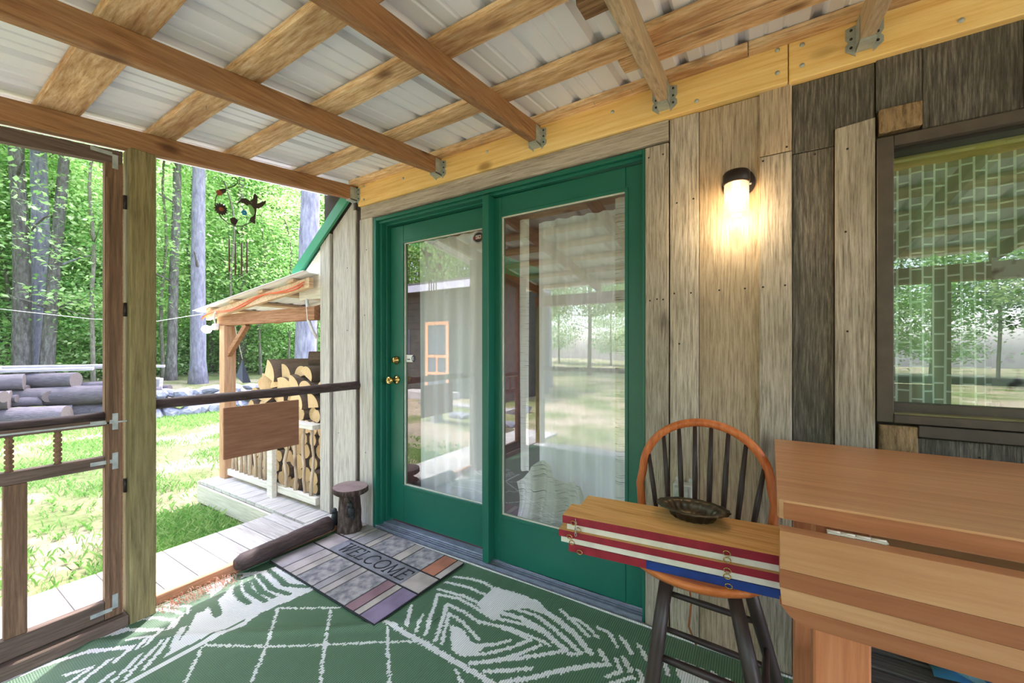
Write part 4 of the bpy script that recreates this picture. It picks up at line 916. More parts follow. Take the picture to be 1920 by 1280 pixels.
o = ch.build('chain', M['galv'], s1)

# ---- fluted metal dish
dish = thing('fluted_dish', 'tarnished fluted metal dish on the slat stack', 'dish', (-.150, -.590, .736))
mb = MB(); n = 72; DX, DY, DZ = -.150, -.590, .7360
prof = [(.050, .0), (.056, .004), (.063, .018), (.069, .028), (.096, .031), (.097, .0325), (.069, .0305), (.061, .020), (.053, .006), (.0, .004)]
for r, h in prof:
    for k in range(n):
        a = 2*math.pi*k/n; f = 1 + (.045*math.cos(a*18) if .045 < r < .08 else (.02*math.cos(a*18) if r > .08 else 0))
        mb.v.append((DX + 1.0*r*f*math.cos(a), DY + .70*r*f*math.sin(a), DZ + h))
for i in range(len(prof)-1):
    for k in range(n): mb.face((i*n+k, i*n+(k+1) % n, (i+1)*n+(k+1) % n, (i+1)*n+k), 0, True)
mb.face(list(range(n))[::-1]); mb.build('dish_bowl', plain('tarnished pewter', '#6b655a', .38, .9, .4, .1, 60, nscale=40), dish)
dish.rotation_euler = (0, 0, 0)

# ---- drop leaf table
tab = thing('drop_leaf_table', 'orange butcher block table with a drop leaf', 'table', (.5, -.48, .0105))
TX0, TX1 = .062, 1.35; ys = [-.808, -.70, -.585, -.47, -.36, -.25, -.142]
for i in range(6):
    sk = lambda yy: TX0 - .019*(ys[6] - yy)/(ys[6] - ys[0])
    q = [(sk(ys[i+1]), ys[i+1] - .0004), (sk(ys[i]), ys[i] + .0004), (TX1, ys[i] + .0004), (TX1, ys[i+1] - .0004)]
    if i == 0: q = [(sk(ys[1]), ys[1] - .0004), (sk(ys[0]), ys[0] + .010), (sk(ys[0]) + .003, ys[0] + .003), (sk(ys[0]) + .010, ys[0]), (TX1, ys[0]), (TX1, ys[1] - .0004)]
    MB().prism([(a, b, .860) for a, b in q], (0, 0, .040)).build('top_plank', M['butcher'], tab)
MB().box(TX0 - .008, TX1, ys[0] - .0012, ys[0], .861, .895).build('front_edge', M['butcher_d'], tab)
# leaf hangs from its hinges, one object per plank
ly0, ly1 = -.856, -.824; r_ = .05; LX0 = .045; zl = [.645, .684, .722, .762, .848]
def leaf_plank(za, zb, m, rounded=False, tilt=.0):
    if rounded: pts = [(TX1, ly0, za), (TX1, ly0, zb), (LX0, ly0, zb)] + [(LX0 + r_ - r_*math.cos(t*math.pi/16), ly0, za + r_ - r_*math.sin(t*math.pi/16)) for t in range(0, 9) if za + r_ - r_*math.sin(t*math.pi/16) < zb - .001]
    else: x_ = LX0 + (r_ - math.sqrt(max(0, r_*r_ - max(0, .672 + r_ - za)**2))); pts = [(x_, ly0, za), (TX1, ly0, za), (TX1, ly0, zb), (LX0, ly0, zb)]
    MB().prism(pts, (0, ly1 - ly0, 0)).build('leaf_plank', m, tab)
leaf_plank(.672, .7035, M['butcher_d'], True); leaf_plank(.7042, .7375, M['butcher'], True if False else False); leaf_plank(.7382, .7745, M['butcher_d']); leaf_plank(.7752, .852, M['butcher'])
for hx0 in (.125, .95):
    hg = MB()
    for k in range(4): hg.lathe([(.0045, k*.0225), (.0045, k*.0225 + .0205)], (hx0, -.816, .853), 10, 0, 'x')
    hg.box(hx0, hx0 + .09, -.824, -.8085, .8535, .8555); hg.build('hinge', M['white_p'], tab)
for (x, yy) in ((.11, -.75), (.11, -.26), (1.22, -.75), (1.22, -.26)):
    bx('leg', x, x + .095, yy, yy + .05, .0105, .859, M['butcher_z'], tab, .004)
bx('apron', .13, 1.28, -.725, -.70, .74, .8595, M['butcher'], tab, .002); bx('apron', .13, 1.28, -.235, -.21, .74, .8595, M['butcher'], tab, .002)

# ---- slatted bench and cloth under the table
bn = thing('slatted_bench', 'weathered grey slatted bench under the table', 'bench', (.7, -.1, .0105))
for i in range(4): bx('slat', .225, 1.30, -.385 + i*.082, -.385 + i*.082 + .070, .28, .302, M['old_slat'], bn, .003)
for x in (.24, 1.22):
    for yy in (-.385, -.12): bx('leg', x, x + .05, yy, yy + .045, .0105, .2795, M['old_slat'], bn, .003)
bx('post_board', .268, .318, -.018 - .03, -.013, .0105, .66, M['gap'], bn, .002) if False else None
cl = MB(); nx = 26
for i in range(nx+1):
    for j in range(9):
        u, v = i/nx, j/8; cl.v.append((.42 + u*.40, -.30 + v*.15, .326 + .012*math.sin(u*17) * math.sin(v*3.1) + .008*math.sin(v*9 + u*5)))
for i in range(nx):
    for j in range(8): a = i*9+j; cl.face((a, a+9, a+10, a+1), 0, True)
BLU, nt_, b_, N_ = newmat('blue print cloth'); v_ = N_('ShaderNodeTexVoronoi'); v_.inputs['Scale'].default_value = 26; tc_ = N_('ShaderNodeTexCoord'); nt_.links.new(tc_.outputs['Object'], v_.inputs['Vector'])
rr_ = N_('ShaderNodeValToRGB'); nt_.links.new(v_.outputs['Color'], rr_.inputs[0]); e_ = rr_.color_ramp.elements; e_[0].color = hx('#2f6db0'); e_[1].color = hx('#9fc9d8'); x_ = e_.new(.5); x_.color = hx('#3f7a52'); nt_.links.new(rr_.outputs[0], b_.inputs['Base Color'])
o = cl.build('blue_cloth', BLU); tag(o, 'blue and green printed cloth lying on the slatted bench', 'cloth')

# ---- hummingbird wind chime
CH = {'hook': [(-0.745, 2.178), (-0.738, 2.19), (-0.725, 2.193), (-0.716, 2.183), (-0.715, 2.166), (-0.727, 2.147), (-0.754, 2.128), (-0.775, 2.113)], 'ring': [(-0.775, 2.113), (-0.795, 2.087), (-0.818, 2.06), (-0.824, 2.036), (-0.824, 2.003), (-0.813, 1.972), (-0.792, 1.944), (-0.762, 1.923), (-0.727, 1.917), (-0.691, 1.926), (-0.659, 1.949), (-0.640, 1.965)], 'leaf1': [(-0.805, 2.098), (-0.788, 2.109), (-0.771, 2.11), (-0.775, 2.091), (-0.792, 2.078), (-0.803, 2.084)], 'leaf2': [(-0.754, 1.953), (-0.732, 1.966), (-0.712, 1.952), (-0.727, 1.920), (-0.747, 1.925)], 'body': [(-0.719, 2.041), (-0.709, 2.063), (-0.694, 2.084), (-0.673, 2.092), (-0.657, 2.087), (-0.642, 2.074), (-0.626, 2.077), (-0.615, 2.067), (-0.615, 2.041), (-0.619, 2.009), (-0.631, 2.0), (-0.626, 2.022), (-0.635, 2.045), (-0.65, 2.056), (-0.666, 2.051), (-0.682, 2.061), (-0.7, 2.061)], 'wing1': [(-0.652, 2.081), (-0.635, 2.102), (-0.628, 2.133), (-0.621, 2.137), (-0.609, 2.121), (-0.61, 2.084), (-0.626, 2.071)], 'wing2': [(-0.626, 2.074), (-0.597, 2.088), (-0.564, 2.114), (-0.563, 2.099), (-0.582, 2.072), (-0.602, 2.053), (-0.617, 2.051)], 'tail': [(-0.631, 2.003), (-0.619, 2.009), (-0.622, 1.982), (-0.621, 1.957), (-0.638, 1.961), (-0.654, 1.965), (-0.647, 1.988)], 'glass': [(-0.661, 2.06), (-0.647, 2.062), (-0.628, 2.042), (-0.625, 2.017), (-0.635, 2.001), (-0.647, 2.011), (-0.654, 2.034)]}
wc = thing('wind_chime', 'rusty hummingbird and flower wind chime hanging outside the screen', 'wind chime', (-2.52, -.72, 1.64))
XC = -2.52; CM = M['chime_m']
def cpl(name, key, m, th=.003, dx=0): MB().prism([(XC + dx, a, b) for a, b in CH[key]], (th, 0, 0)).build(name, m, wc)
MB().tube([(XC, a, b) for a, b in CH['hook']], .0025, 6).build('hook', CM, wc); MB().tube([(XC, a, b) for a, b in CH['ring']], .0024, 6).build('ring_wire', CM, wc)
MB().tube([(XC, -.728, 2.193), (XC + .03, -.76, 2.215), (XC + .11, -.85, 2.24)], .0015, 5).build('hanging_wire', M['galv'], wc)
cpl('leaf', 'leaf1', CM); cpl('leaf', 'leaf2', CM); cpl('bird_body', 'body', CM); cpl('bird_wing', 'wing1', CM, .003, .001); cpl('bird_wing', 'wing2', CM, .003, .001); cpl('bird_tail', 'tail', CM); cpl('glass_belly', 'glass', M['bead_green'], .006, -.002)
def flower(yc, zc, r, n, m, name, dx=0):
    pts = []
    for k in range(n*2): a = math.pi*k/n; q = r if k % 2 == 0 else r*.72; pts.append((XC + .003 + dx, yc + q*math.cos(a), zc + q*math.sin(a)))
    f = MB().prism(pts, (.004, 0, 0)).build(name, m, wc); MB().lathe([(0, .006), (r*.3, .004), (r*.32, 0)], (XC + .007 + dx, yc, zc), 10, 0, 'x', False).build('flower_centre', M['orange_m'], f)
flower(-.799, 1.99, .036, 14, CM, 'flower'); flower(-.808, 2.078, .017, 8, M['orange_m'], 'flower')
fb = MB()
for k in range(6): a = k*math.pi/3; blob(fb, (XC, -.680 + .009*math.cos(a), 2.007 + .009*math.sin(a)), (.006, .0075, .0075), 0, 8, 5)
fb.build('blue_flower', M['bead_blue'], wc); MB().tube([(XC, -.672, 2.0), (XC, -.665, 1.975), (XC, -.668, 1.94)], .0012, 5).build('bead_wire', CM, wc)
for (yv, z0, z1) in [(-.757, 1.836, 1.649), (-.726, 1.818, 1.636), (-.694, 1.828, 1.646), (-.666, 1.842, 1.658)]:
    MB().tube([(XC, yv, z0), (XC, yv, z1)], .0042, 10).build('chime_tube', M['chime_rod'], wc)
    MB().tube([(XC, yv, z0), (XC, yv, 1.925 if abs(yv + .72) < .04 else 1.935)], .0007, 4).build('string', CM, wc)

# ---- plywood panel on the porch end
o = bx('plywood_panel', -2.385 - .012 - .012, -2.409 + .012, -.838, -.434, .63, .905, M['ply'], None, .002)
o.location.x = -2.392; tag(o, 'square brown plywood panel fixed below the log rail', 'panel')

# ---- shreds of bark by the post
sh = MB(); random.seed(3)
for k in range(230):
    px_, py_ = -2.335 + random.random()**2*.07, -1.12 + random.random()*.30; z = .004
    r = random.uniform(.006, .022); a0 = random.uniform(0, 6.3); dirv = random.uniform(0, 6.3); L_ = random.uniform(1.5, 5); w_ = .0012
    pts = []
    for q in range(6):
        a = a0 + L_*q/5; pts.append(Vector((px_ + r*math.cos(a)*math.cos(dirv), py_ + r*math.cos(a)*math.sin(dirv), max(.010, .012 + r*1.2 + r*1.2*math.sin(a)*random.uniform(.8, 1.1)))))
    b0 = len(sh.v)
    for p in pts: sh.v += [tuple(p), tuple(p + Vector((w_, w_, w_*1.5)))]
    for q in range(5): sh.face((b0+q*2, b0+q*2+1, b0+q*2+3, b0+q*2+2))
o = sh.build('bark_shreds', M['shavings']); tag(o, 'curled reddish bark shreds heaped against the porch post', 'debris', None, 'stuff')

# ================================================================== OUTSIDE
# ---- woodshed lean-to
random.seed(11)
sh_t = thing('woodshed', 'open timber lean-to woodshed with a stick railing', 'shed', (-3.5, .7, 0))
x = -4.36
while x < -2.80:
    bx('deck_board', x, x + .135, -.215, 1.75, -.034, -.004, M['deck_y'], sh_t); x += .140
bx('deck_board', x, -2.432, -.2375, -.032, -.034, -.004, M['deck_y'], sh_t)
bx('deck_fascia', -4.36, x - .004, -.235, -.2155, -.19, -.034, M['fascia'], sh_t, .003); bx('deck_fascia', -4.38, -4.3605, -.235, 1.75, -.19, -.004, M['fascia'], sh_t, .003)
def zs(x): return 1.585 + (x + 4.70)*.105
bx('corner_post', -4.335, -4.235, -.075, .025, -.003, 1.435, M['shed_z'], sh_t, .004); bx('back_post', -4.335, -4.235, 1.62, 1.72, -.003, 1.435, M['shed_z'], sh_t, .004)
bx('beam', -4.42, -2.83, -.060, -.010, 1.436, 1.54, M['shed_x'], sh_t, .003); bx('beam', -4.42, -2.83, 1.65, 1.70, 1.436, 1.54, M['shed_x'], sh_t, .003)
MB().beam((-4.25, -.03, 1.16), (-3.90, -.03, 1.436), .04, .05, b=.003).build('knee_brace', M['shed_x'], sh_t)
for yv in (-.10, .55, 1.25): MB().prism([(-4.55, yv, zs(-4.55) - .105), (-2.83, yv, zs(-2.83) - .105), (-2.83, yv, zs(-2.83) - .03), (-4.55, yv, zs(-4.55) - .03)], (0, .035, 0)).build('rafter', M['shed_y'] if yv < 0 else M['shed_x'], sh_t)
for xv in (-4.45, -4.0, -3.5, -3.05): MB().beam((xv, -.12, zs(xv) - .018), (xv, 1.8, zs(xv) - .018), .09, .022, up=(-.105, 0, 1)).build('purlin', M['shed_y'], sh_t)
mb = MB(); nn = 90
for yv in range(nn+1):
    yy = -.15 + 2.0*yv/nn; dz = .010*(1 if (yv % 6) in (0, 1) else 0)
    mb.v += [(-4.72, yy, zs(-4.72) - .002 + dz), (-2.82, yy, zs(-2.82) - .002 + dz), (-4.72, yy, zs(-4.72) + .002 + dz), (-2.82, yy, zs(-2.82) + .002 + dz)]
for i in range(nn):
    a = i*4; mb.face((a, a+4, a+5, a+1)); mb.face((a+2, a+3, a+7, a+6)); mb.face((a, a+2, a+6, a+4)); mb.face((a+1, a+5, a+7, a+3))
mb.face((0, 1, 3, 2)); a = nn*4; mb.face((a, a+2, a+3, a+1)); mb.build('roof_sheet', M['roofmetal'], sh_t)
bx('bottom_rail', -4.234, -2.83, -.050, -.015, .028, .085, M['rail'], sh_t, .003); bx('top_rail', -4.234, -2.83, -.075, .005, .604, .640, M['rail'], sh_t, .003); bx('middle_post', -3.44, -3.36, -.095, -.055, -.03, .60, M['rail'], sh_t, .003)
xs_ = [-4.17 + i*.082 for i in range(9)] + [-3.27, -3.14, -3.02, -2.90]
for i, xv in enumerate(xs_):
    j = [(xv + random.uniform(-.014, .014), -.032 + random.uniform(-.008, .008), .0855 + .5185*t/5) for t in range(6)]
    r = random.uniform(.011, .018); MB().tube(j, [r*random.uniform(.9, 1.15) for _ in range(6)], 8, jit=.06).build('baluster', M['stick'], sh_t)
# bulb on the shed corner
sl_t = thing('shed_bulb_lamp', 'bare white bulbs in a white socket on the woodshed corner', 'lamp', (-4.40, -.09, 1.40))
MB().box(-4.395, -4.325, -.115, -.0755, 1.395, 1.455, 0, .008).build('junction_box', M['white_pl'], sl_t)
for (a, b_, c_) in ((-4.455, -.135, 1.405), (-4.50, -.11, 1.40)):
    q = MB(); q.tube([(-4.394, -.10, 1.42), ((a - 4.40)/2, (b_ - .10)/2, 1.415)], .018, 10); q.build('socket', M['white_pl'], sl_t)
    q = MB(); blob(q, (a, b_, c_), (.036, .036, .034), 0, 16, 10); q.build('light_bulb', M['bulb_w'], sl_t)
MB().tube([(-4.36, -.095, 1.456), (-4.35, -.11, 1.50), (-4.33, -.115, 1.545), (-4.30, -.12, 1.56)], .008, 8).build('conduit', M['white_pl'], sl_t)
oc = MB(); oc.tube([(-4.62 + i*.115, -.108 - .006*math.sin(i*1.3), zs(-4.62 + i*.115) - .085 + .022*math.sin(i*.8) + .018*(i/15)) for i in range(16)], .006, 8); oc.tube([(-4.60 + i*.115, -.112, zs(-4.60 + i*.115) - .075 + .016*math.sin(i*.8 + .5) + .018*(i/15)) for i in range(16)], .005, 8)
o = oc.build('orange_cable', M['cable_o']); tag(o, 'orange extension cable draped along the woodshed roof edge', 'cable')
cg = MB(); cg.tube([(-2.95, -.045, 1.60), (-2.93, -.05, 1.52), (-2.92, -.05, 1.44), (-2.87, -.05, 1.36), (-2.82, -.045, 1.30)], .012, 8)
o = cg.build('conduit_pipe', M['cable_g']); tag(o, 'grey flexible conduit below the white eave panel', 'conduit')
bp_t = thing('string_line', 'thin white wire running from the woodshed corner', 'wire'); MB().tube([(-4.62, -.1, 1.56), (-5.4, -.25, 1.50), (-6.5, -.5, 1.56), (-8.5, -1.0, 1.75)], .0035, 5).build('wire', M['white_pl'], bp_t)
pn = thing('hanging_pouch', 'dark pointed cloth pouch hanging from the shed post', 'pouch', (-4.10, .02, 1.0))
q = MB(); q.v = [(-4.10, .02, 1.12), (-4.155, -.01, .96), (-4.03, -.01, .90), (-4.03, .06, .90), (-4.155, .06, .95)]
for f_ in ((0, 1, 2), (0, 2, 3), (0, 3, 4), (0, 4, 1), (1, 4, 3, 2)): q.face(f_)
q.build('pouch_body', plain('slate cloth', '#4c5360', .8), pn); MB().tube([(-4.10, .02, 1.12), (-4.12, -.01, 1.3), (-4.13, -.03, 1.436)], .003, 5).build('cord', M['white_pl'], pn)

# ---- firewood stack
FW = []
for v in range(6):
    mb = MB(); r = 1.0; n = 14
    if v < 3: outl = [(r*math.cos(2*math.pi*k/n)*(1 + .06*math.sin(3*k + v)), r*math.sin(2*math.pi*k/n)) for k in range(n)]
    elif v < 5: outl = [(r*1.15*math.cos(math.pi*k/9), r*(1.1 if v == 3 else .85)*math.sin(math.pi*k/9) - .35) for k in range(10)]
    else: outl = [(-.9, -.6)] + [(1.9*math.cos(math.pi*.5*k/6) - .9, 1.7*math.sin(math.pi*.5*k/6) - .6) for k in range(7)]
    mb.prism([(a, -1, b) for a, b in outl], (0, 2, 0), 1, 0)
    me = mb.build('tmp', [M['firebark'], M['fireend']]); FW.append(me.data); bpy.data.objects.remove(me)
def topz(x): return .78 + .27*math.exp(-((x + 3.42)/.52)**2)
random.seed(21); placed = []; z = .055; row = 0
while z < 1.06:
    x = -4.20 + (row % 2)*.055
    while x < -2.90:
        r = random.uniform(.046, .066)
        if z < topz(x):
            placed.append((x, z, r))
        x += 2*r + .006
    z += .102; row += 1
placed = [q for q in placed if q[1] < .70]
for zz, st_, rr0 in ((.79, .165, .085), (.91, .175, .088), (1.02, .17, .085)):
    x = -4.12 + (.06 if zz > .9 else 0)
    while x < -2.92:
        if zz < topz(x) + .05: placed.append((x, zz, rr0*random.uniform(.85, 1.1)))
        x += st_
for (x, z, r) in placed:
    v = random.choice([0, 1, 2]) if z < .70 else random.choice([3, 4, 5, 3])
    o = bpy.data.objects.new('firewood_log', FW[v]); C.objects.link(o)
    o.location = (x, .33 + random.uniform(-.04, .03), z + .0); o.scale = (r, .21, r); o.rotation_euler = (0, random.uniform(-.5, .5) if v >= 3 else random.uniform(0, 6), random.uniform(-.06, .06))
    if v < 3: tag(o, 'round firewood log with a pale cut end stacked in the woodshed', 'firewood', 'stacked firewood rounds')
    else: tag(o, 'split firewood log with a pale face on the woodshed stack', 'firewood', 'stacked split firewood')
for (x, z, yv, rz, v, r) in ((-3.98, .90, .22, .9, 1, .07), (-3.30, 1.12, .42, -.7, 2, .075), (-3.10, 1.02, .40, -.9, 0, .065)):
    o = bpy.data.objects.new('firewood_log', FW[v]); C.objects.link(o); o.location = (x, yv, z); o.scale = (r, .2, r); o.rotation_euler = (0, 0, rz); tag(o, 'bark covered firewood log lying askew on top of the stack', 'firewood', 'askew logs on the firewood stack')

# ---- stones
STN = []
for v in range(7):
    bm = bmesh.new(); bmesh.ops.create_icosphere(bm, subdivisions=2, radius=1)
    for q in bm.verts:
        p = q.co.copy(); d = 1 + .35*mnoise.noise(p*1.1 + Vector((v*7, 0, 0))) + .12*mnoise.noise(p*2.7 + Vector((0, v*5, 0))); q.co = p*d
        for ax in range(3): q.co[ax] = max(-.78, min(.78, q.co[ax]))
    me = bpy.data.meshes.new('fieldstone'); bm.to_mesh(me); bm.free(); me.materials.append(M['stone']); STN.append(me)
random.seed(5)
def stone(x, y, z, a, b, c, label, group):
    o = bpy.data.objects.new('fieldstone', random.choice(STN)); C.objects.link(o); o.location = (x, y, z); o.scale = (a, b, c); o.rotation_euler = (random.uniform(-.25, .25), random.uniform(-.25, .25), random.uniform(0, 6)); tag(o, label, 'stone', group); return o
for layer, (z0, sz, nst) in enumerate(((.06, .24, 26), (.28, .21, 26), (.46, .18, 22))):
    for i in range(nst):
        y = 1.0 + (i + random.random()*.5)*5.0/nst; x = -10.4 + .05*(y - 1) + random.uniform(-.16, .16) + layer*-.05
        if layer == 2 and random.random() < .15: continue
        stone(x, y, gz(x, y) + z0 + random.uniform(-.04, .03) - .01*layer, sz*random.uniform(.9, 1.5), sz*random.uniform(.8, 1.3), sz*random.uniform(.5, .8), 'grey fieldstone in the low dry stacked wall by the trees', 'dry stacked wall stones')
for i in range(16):
    y = -2.8 + i*.26 + random.uniform(-.1, .1); x = -11.1 + random.uniform(-.25, .25)
    stone(x, y, gz(x, y) + .08, random.uniform(.18, .34), random.uniform(.18, .3), random.uniform(.12, .2), 'grey stone at the foot of the old log pile', 'stones under the log pile')
for (x, y, s) in ((-5.2, -4.4, .28), (-4.4, -5.5, .35), (-6.6, -3.4, .3), (-3.8, -4.2, .2)): stone(x, y, gz(x, y) + .03, s, s*.8, s*.35, 'flat grey rock lying in the side lawn', 'flat lawn rocks')

# ---- pile of old logs and planks
random.seed(9)
LOGM = []
for v in range(3):
    mb = MB(); pts = [(.05*mnoise.noise(Vector((i*.6, v*3, 0))), -1 + 2*i/8, .05*mnoise.noise(Vector((i*.6, 0, v*3)))) for i in range(9)]
    mb.tube(pts, [1 + .10*mnoise.noise(Vector((i*.7, v, v))) for i in range(9)], 14, 0, True, 1, .05); o = mb.build('t', [M['logbark'], M['logend']]); LOGM.append(o.data); bpy.data.objects.remove(o)
def old_log(x, y, z, r, L, rz, lab='old bleached log in the pile beside the stone wall', ry=0, grp='old log pile'):
    o = bpy.data.objects.new('old_log', random.choice(LOGM)); C.objects.link(o); o.location = (x, y, gz(x, y) + (z - gz(x, y))*.8); o.scale = (r*.8, L/2, r*.8); o.rotation_euler = (0, ry, rz); tag(o, lab, 'log', grp); return o
for (x, y, z, r, L, rz) in [(-10.5, -1.75, 0.3, 0.2, 1.7, -0.5), (-10.4, -0.6, 0.3, 0.22, 1.3, -0.55), (-10.5, 0.35, 0.28, 0.2, 1.1, -0.35), (-10.3, -2.55, 0.26, 0.22, 1.5, -0.4), (-10.7, -1.4, 0.66, 0.19, 1.6, -0.35), (-10.6, -0.1, 0.66, 0.21, 1.5, -0.5), (-10.75, -2.45, 0.68, 0.2, 1.4, -0.4), (-10.9, -1.15, 1, 0.17, 1.5, -0.3), (-11, -0.3, 0.98, 0.18, 1.3, -0.8), (-11, -2.15, 1.02, 0.18, 1.6, -0.3), (-10.5, 0.35, 0.24, 0.17, 0.9, -0.9), (-11.3, -0.15, 0.72, 0.15, 1.3, -0.6), (-11.1, 0.55, 0.55, 0.11, 1.5, -0.45), (-11.2, 1.05, 0.62, 0.09, 1.4, -0.75), (-11, 0.85, 0.3, 0.1, 1.2, -0.6), (-11.3, 1.45, 0.42, 0.09, 1.3, -0.4)]:
    old_log(x, y, gz(x, y) + z, r, L, rz)
random.seed(19)
for k in range(22):
    x, y = -10.55 + random.uniform(-.45, .25), -1.3 + 2.25*random.random(); z = random.choice([.14, .42, .62, .8])*random.uniform(.9, 1.1)
    old_log(x, y, gz(x, y) + z, random.uniform(.07, .13), random.uniform(.5, 1.0), random.uniform(-1.2, -.1), 'thin grey branch log wedged in the old log pile', random.uniform(-.15, .15), 'thin logs in the pile')
for i, (x, y, z, L, w_, rz) in enumerate([(-11.2, -.9, 0.98, 2.8, .26, .28), (-11.3, -.1, 1.01, 2.3, .2, .36), (-11.35, .7, 0.95, 1.9, .16, .45), (-11.3, -1.6, 1.00, 2.0, .24, .25)]):
    q = MB(); q.box(-w_/2, w_/2, -L/2, L/2, -.025, .025, 0, .006); o = q.build('old_plank', M['plank_w'], None); o.location = (x, y, gz(x, y) + z); o.rotation_euler = (0, .04, -rz); tag(o, 'bleached plank lying on top of the old log pile', 'plank', 'planks on the log pile')
q = MB(); q.box(-.20, .20, -.17, .17, -.19, .19, 0, .02); o = q.build('wood_block', M['plank_w']); o.location = (-11.5, -1.36, gz(-11.5, -1.3) + 1.21); o.rotation_euler = (0, 0, .4); tag(o, 'pale square wooden block standing on the log pile', 'block')
q = MB(); q.box(-.10, .10, -.06, .06, -.18, .18, 0, .01); o = q.build('wood_offcut', M['plank_w']); o.location = (-10.75, 1.35, gz(-10.7, 1.3) + .58); o.rotation_euler = (.1, .15, .7); tag(o, 'short pale board standing upright in the log pile', 'board')

# ---- foliage meshes
def leaf_mesh(name, n, rad, zmin, zmax, size, mat, seed, spray=36, flat=.55, shape=None):
    r = np.random.default_rng(seed); ns = max(1, n // spray)
    th = r.uniform(0, 2*np.pi, ns); zz = r.uniform(0, 1, ns)
    prof = np.sin(np.pi*np.clip(.12 + .82*zz, 0, 1))**.6 if shape is None else shape(zz)
    rr = rad*prof*np.sqrt(r.uniform(.05, 1, ns))
    cen = np.stack([rr*np.cos(th), rr*np.sin(th), zmin + zz*(zmax - zmin)], -1)
    cen = np.repeat(cen, spray, 0); N_ = len(cen)
    tilt = np.repeat(r.normal(0, .25, (ns, 2)), spray, 0)
    off = r.normal(0, 1, (N_, 3))*np.array([.42, .42, .10]); off[:, 2] += off[:, 0]*tilt[:, 0] + off[:, 1]*tilt[:, 1]
    pos = cen + off
    nr = r.normal(0, flat, (N_, 3)); nr[:, 2] += 1; nr /= np.linalg.norm(nr, axis=1)[:, None]
    a = r.normal(0, 1, (N_, 3)); a -= nr*(a*nr).sum(1)[:, None]; a /= np.linalg.norm(a, axis=1)[:, None]; b = np.cross(nr, a)
    s = (size*r.uniform(.6, 1.25, N_))[:, None]
    V = np.stack([pos - a*s, pos - b*s*.55 + nr*s*.12, pos + a*s, pos + b*s*.55 + nr*s*.12], 1).reshape(-1, 3)
    me = bpy.data.meshes.new(name); me.vertices.add(len(V)); me.vertices.foreach_set('co', V.ravel()); me.loops.add(len(V)); me.loops.foreach_set('vertex_index', np.arange(len(V), dtype=np.int32))
    me.polygons.add(N_); me.polygons.foreach_set('loop_start', np.arange(0, len(V), 4, dtype=np.int32)); me.materials.append(mat); me.update(calc_edges=True); return me
FOL = [leaf_mesh('foliage', 17000, 2.6, 3.0, 12.0, .085, M['leafA'], 1), leaf_mesh('foliage', 17000, 2.3, 2.0, 10.5, .080, M['leafB'], 2), leaf_mesh('foliage', 14000, 1.9, .8, 7.0, .072, M['leafA'], 3), leaf_mesh('foliage', 14000, 2.1, 1.2, 8.0, .075, M['leafB'], 4)]
BUSH = [leaf_mesh('foliage', 5000, 1.5, .15, 2.6, .075, M['leafA'], 5, shape=lambda z: 1 - .5*z), leaf_mesh('foliage', 5000, 1.7, .1, 2.1, .075, M['leafB'], 6, shape=lambda z: 1 - .45*z)]
HIGH = leaf_mesh('foliage', 9000, 3.0, 8.0, 14.0, .085, M['leafA'], 8)

def trunk_mesh(r0, H, seed, lean=(0, 0), bend=.15, n=14, mat=None, branches=3, name='trunk', r1=None):
    random.seed(seed); mb = MB(); K = 14; pts = []; rr = []
    for i in range(K+1):
        t = i/K; pts.append((lean[0]*t*H + bend*mnoise.noise(Vector((t*2.2, seed, 0)))*t*2, lean[1]*t*H + bend*mnoise.noise(Vector((0, t*2.2, seed)))*t*2, t*H - .25))
        rr.append(r0*(1 - .45*t)*(1 + .35*max(0, .06 - t)/.06))
    mb.tube(pts, rr, n, jit=.03)
    for b in range(branches):
        t = random.uniform(.22, .85); p = Vector(pts[int(t*K)]); a = random.uniform(0, 6.3); L_ = random.uniform(1.0, 2.4); d = Vector((math.cos(a), math.sin(a), random.uniform(.15, .7)))
        mb.tube([p, p + d*L_*.35 + Vector((0, 0, .1)), p + d*L_*.7 + Vector((0, 0, .12)), p + d*L_], [r0*.24, r0*.17, r0*.11, r0*.04], 6)
    o = mb.build('t', mat, center=False); me = o.data; me.name = name; bpy.data.objects.remove(o); return me
def tree(name, x, y, tm, fm, label, group, rz=None, sc=1.0, z=None):
    t = thing(name, label, 'tree', (x, y, gz(x, y) if z is None else z), group); 
    for nm, me in (('trunk', tm), ('foliage', fm)):
        if me is None: continue
        o = bpy.data.objects.new(nm, me); C.objects.link(o); o.parent = t
    t.rotation_euler = (0, 0, random.uniform(0, 6.3) if rz is None else rz); t.scale = (sc, sc, sc); return t
# the trunks that stand out
BG, BD, BT = M['trunk_grey'], M['trunk_dark'], M['trunk_thin']
tree('maple_tree', -18.9, .62, trunk_mesh(.21, 13, 31, (.0, -.012), .35, mat=BD), HIGH, 'dark patched trunk at the left of the clump behind the log pile', None, 0)
tree('maple_tree', -19.5, 1.0, trunk_mesh(.25, 13, 32, (0, .01), .15, mat=BG), HIGH, 'thick pale grey trunk in the middle of the clump behind the log pile', None, 0)
tree('maple_tree', -18.6, 1.02, trunk_mesh(.17, 12, 33, (.0, .055), .2, mat=BD), HIGH, 'leaning trunk at the right of the clump behind the log pile', None, 0)
tree('maple_tree', -17.6, 3.78, trunk_mesh(.155, 13, 34, (.01, .022), .15, mat=BD), HIGH, 'slim dark trunk beside the pale straight trunk', None, 0)
tree('pine_tree', -15.6, 3.86, trunk_mesh(.225, 14, 35, (.0, .002), .05, mat=BG, branches=2), HIGH, 'pale lavender grey straight trunk behind the stone wall', None, 0)
tree('pine_tree', -8.75, 3.36, trunk_mesh(.235, 14, 36, (.012, .028), .05, mat=BG, branches=2), HIGH, 'thick pale grey trunk rising behind the firewood stack', None, 0)
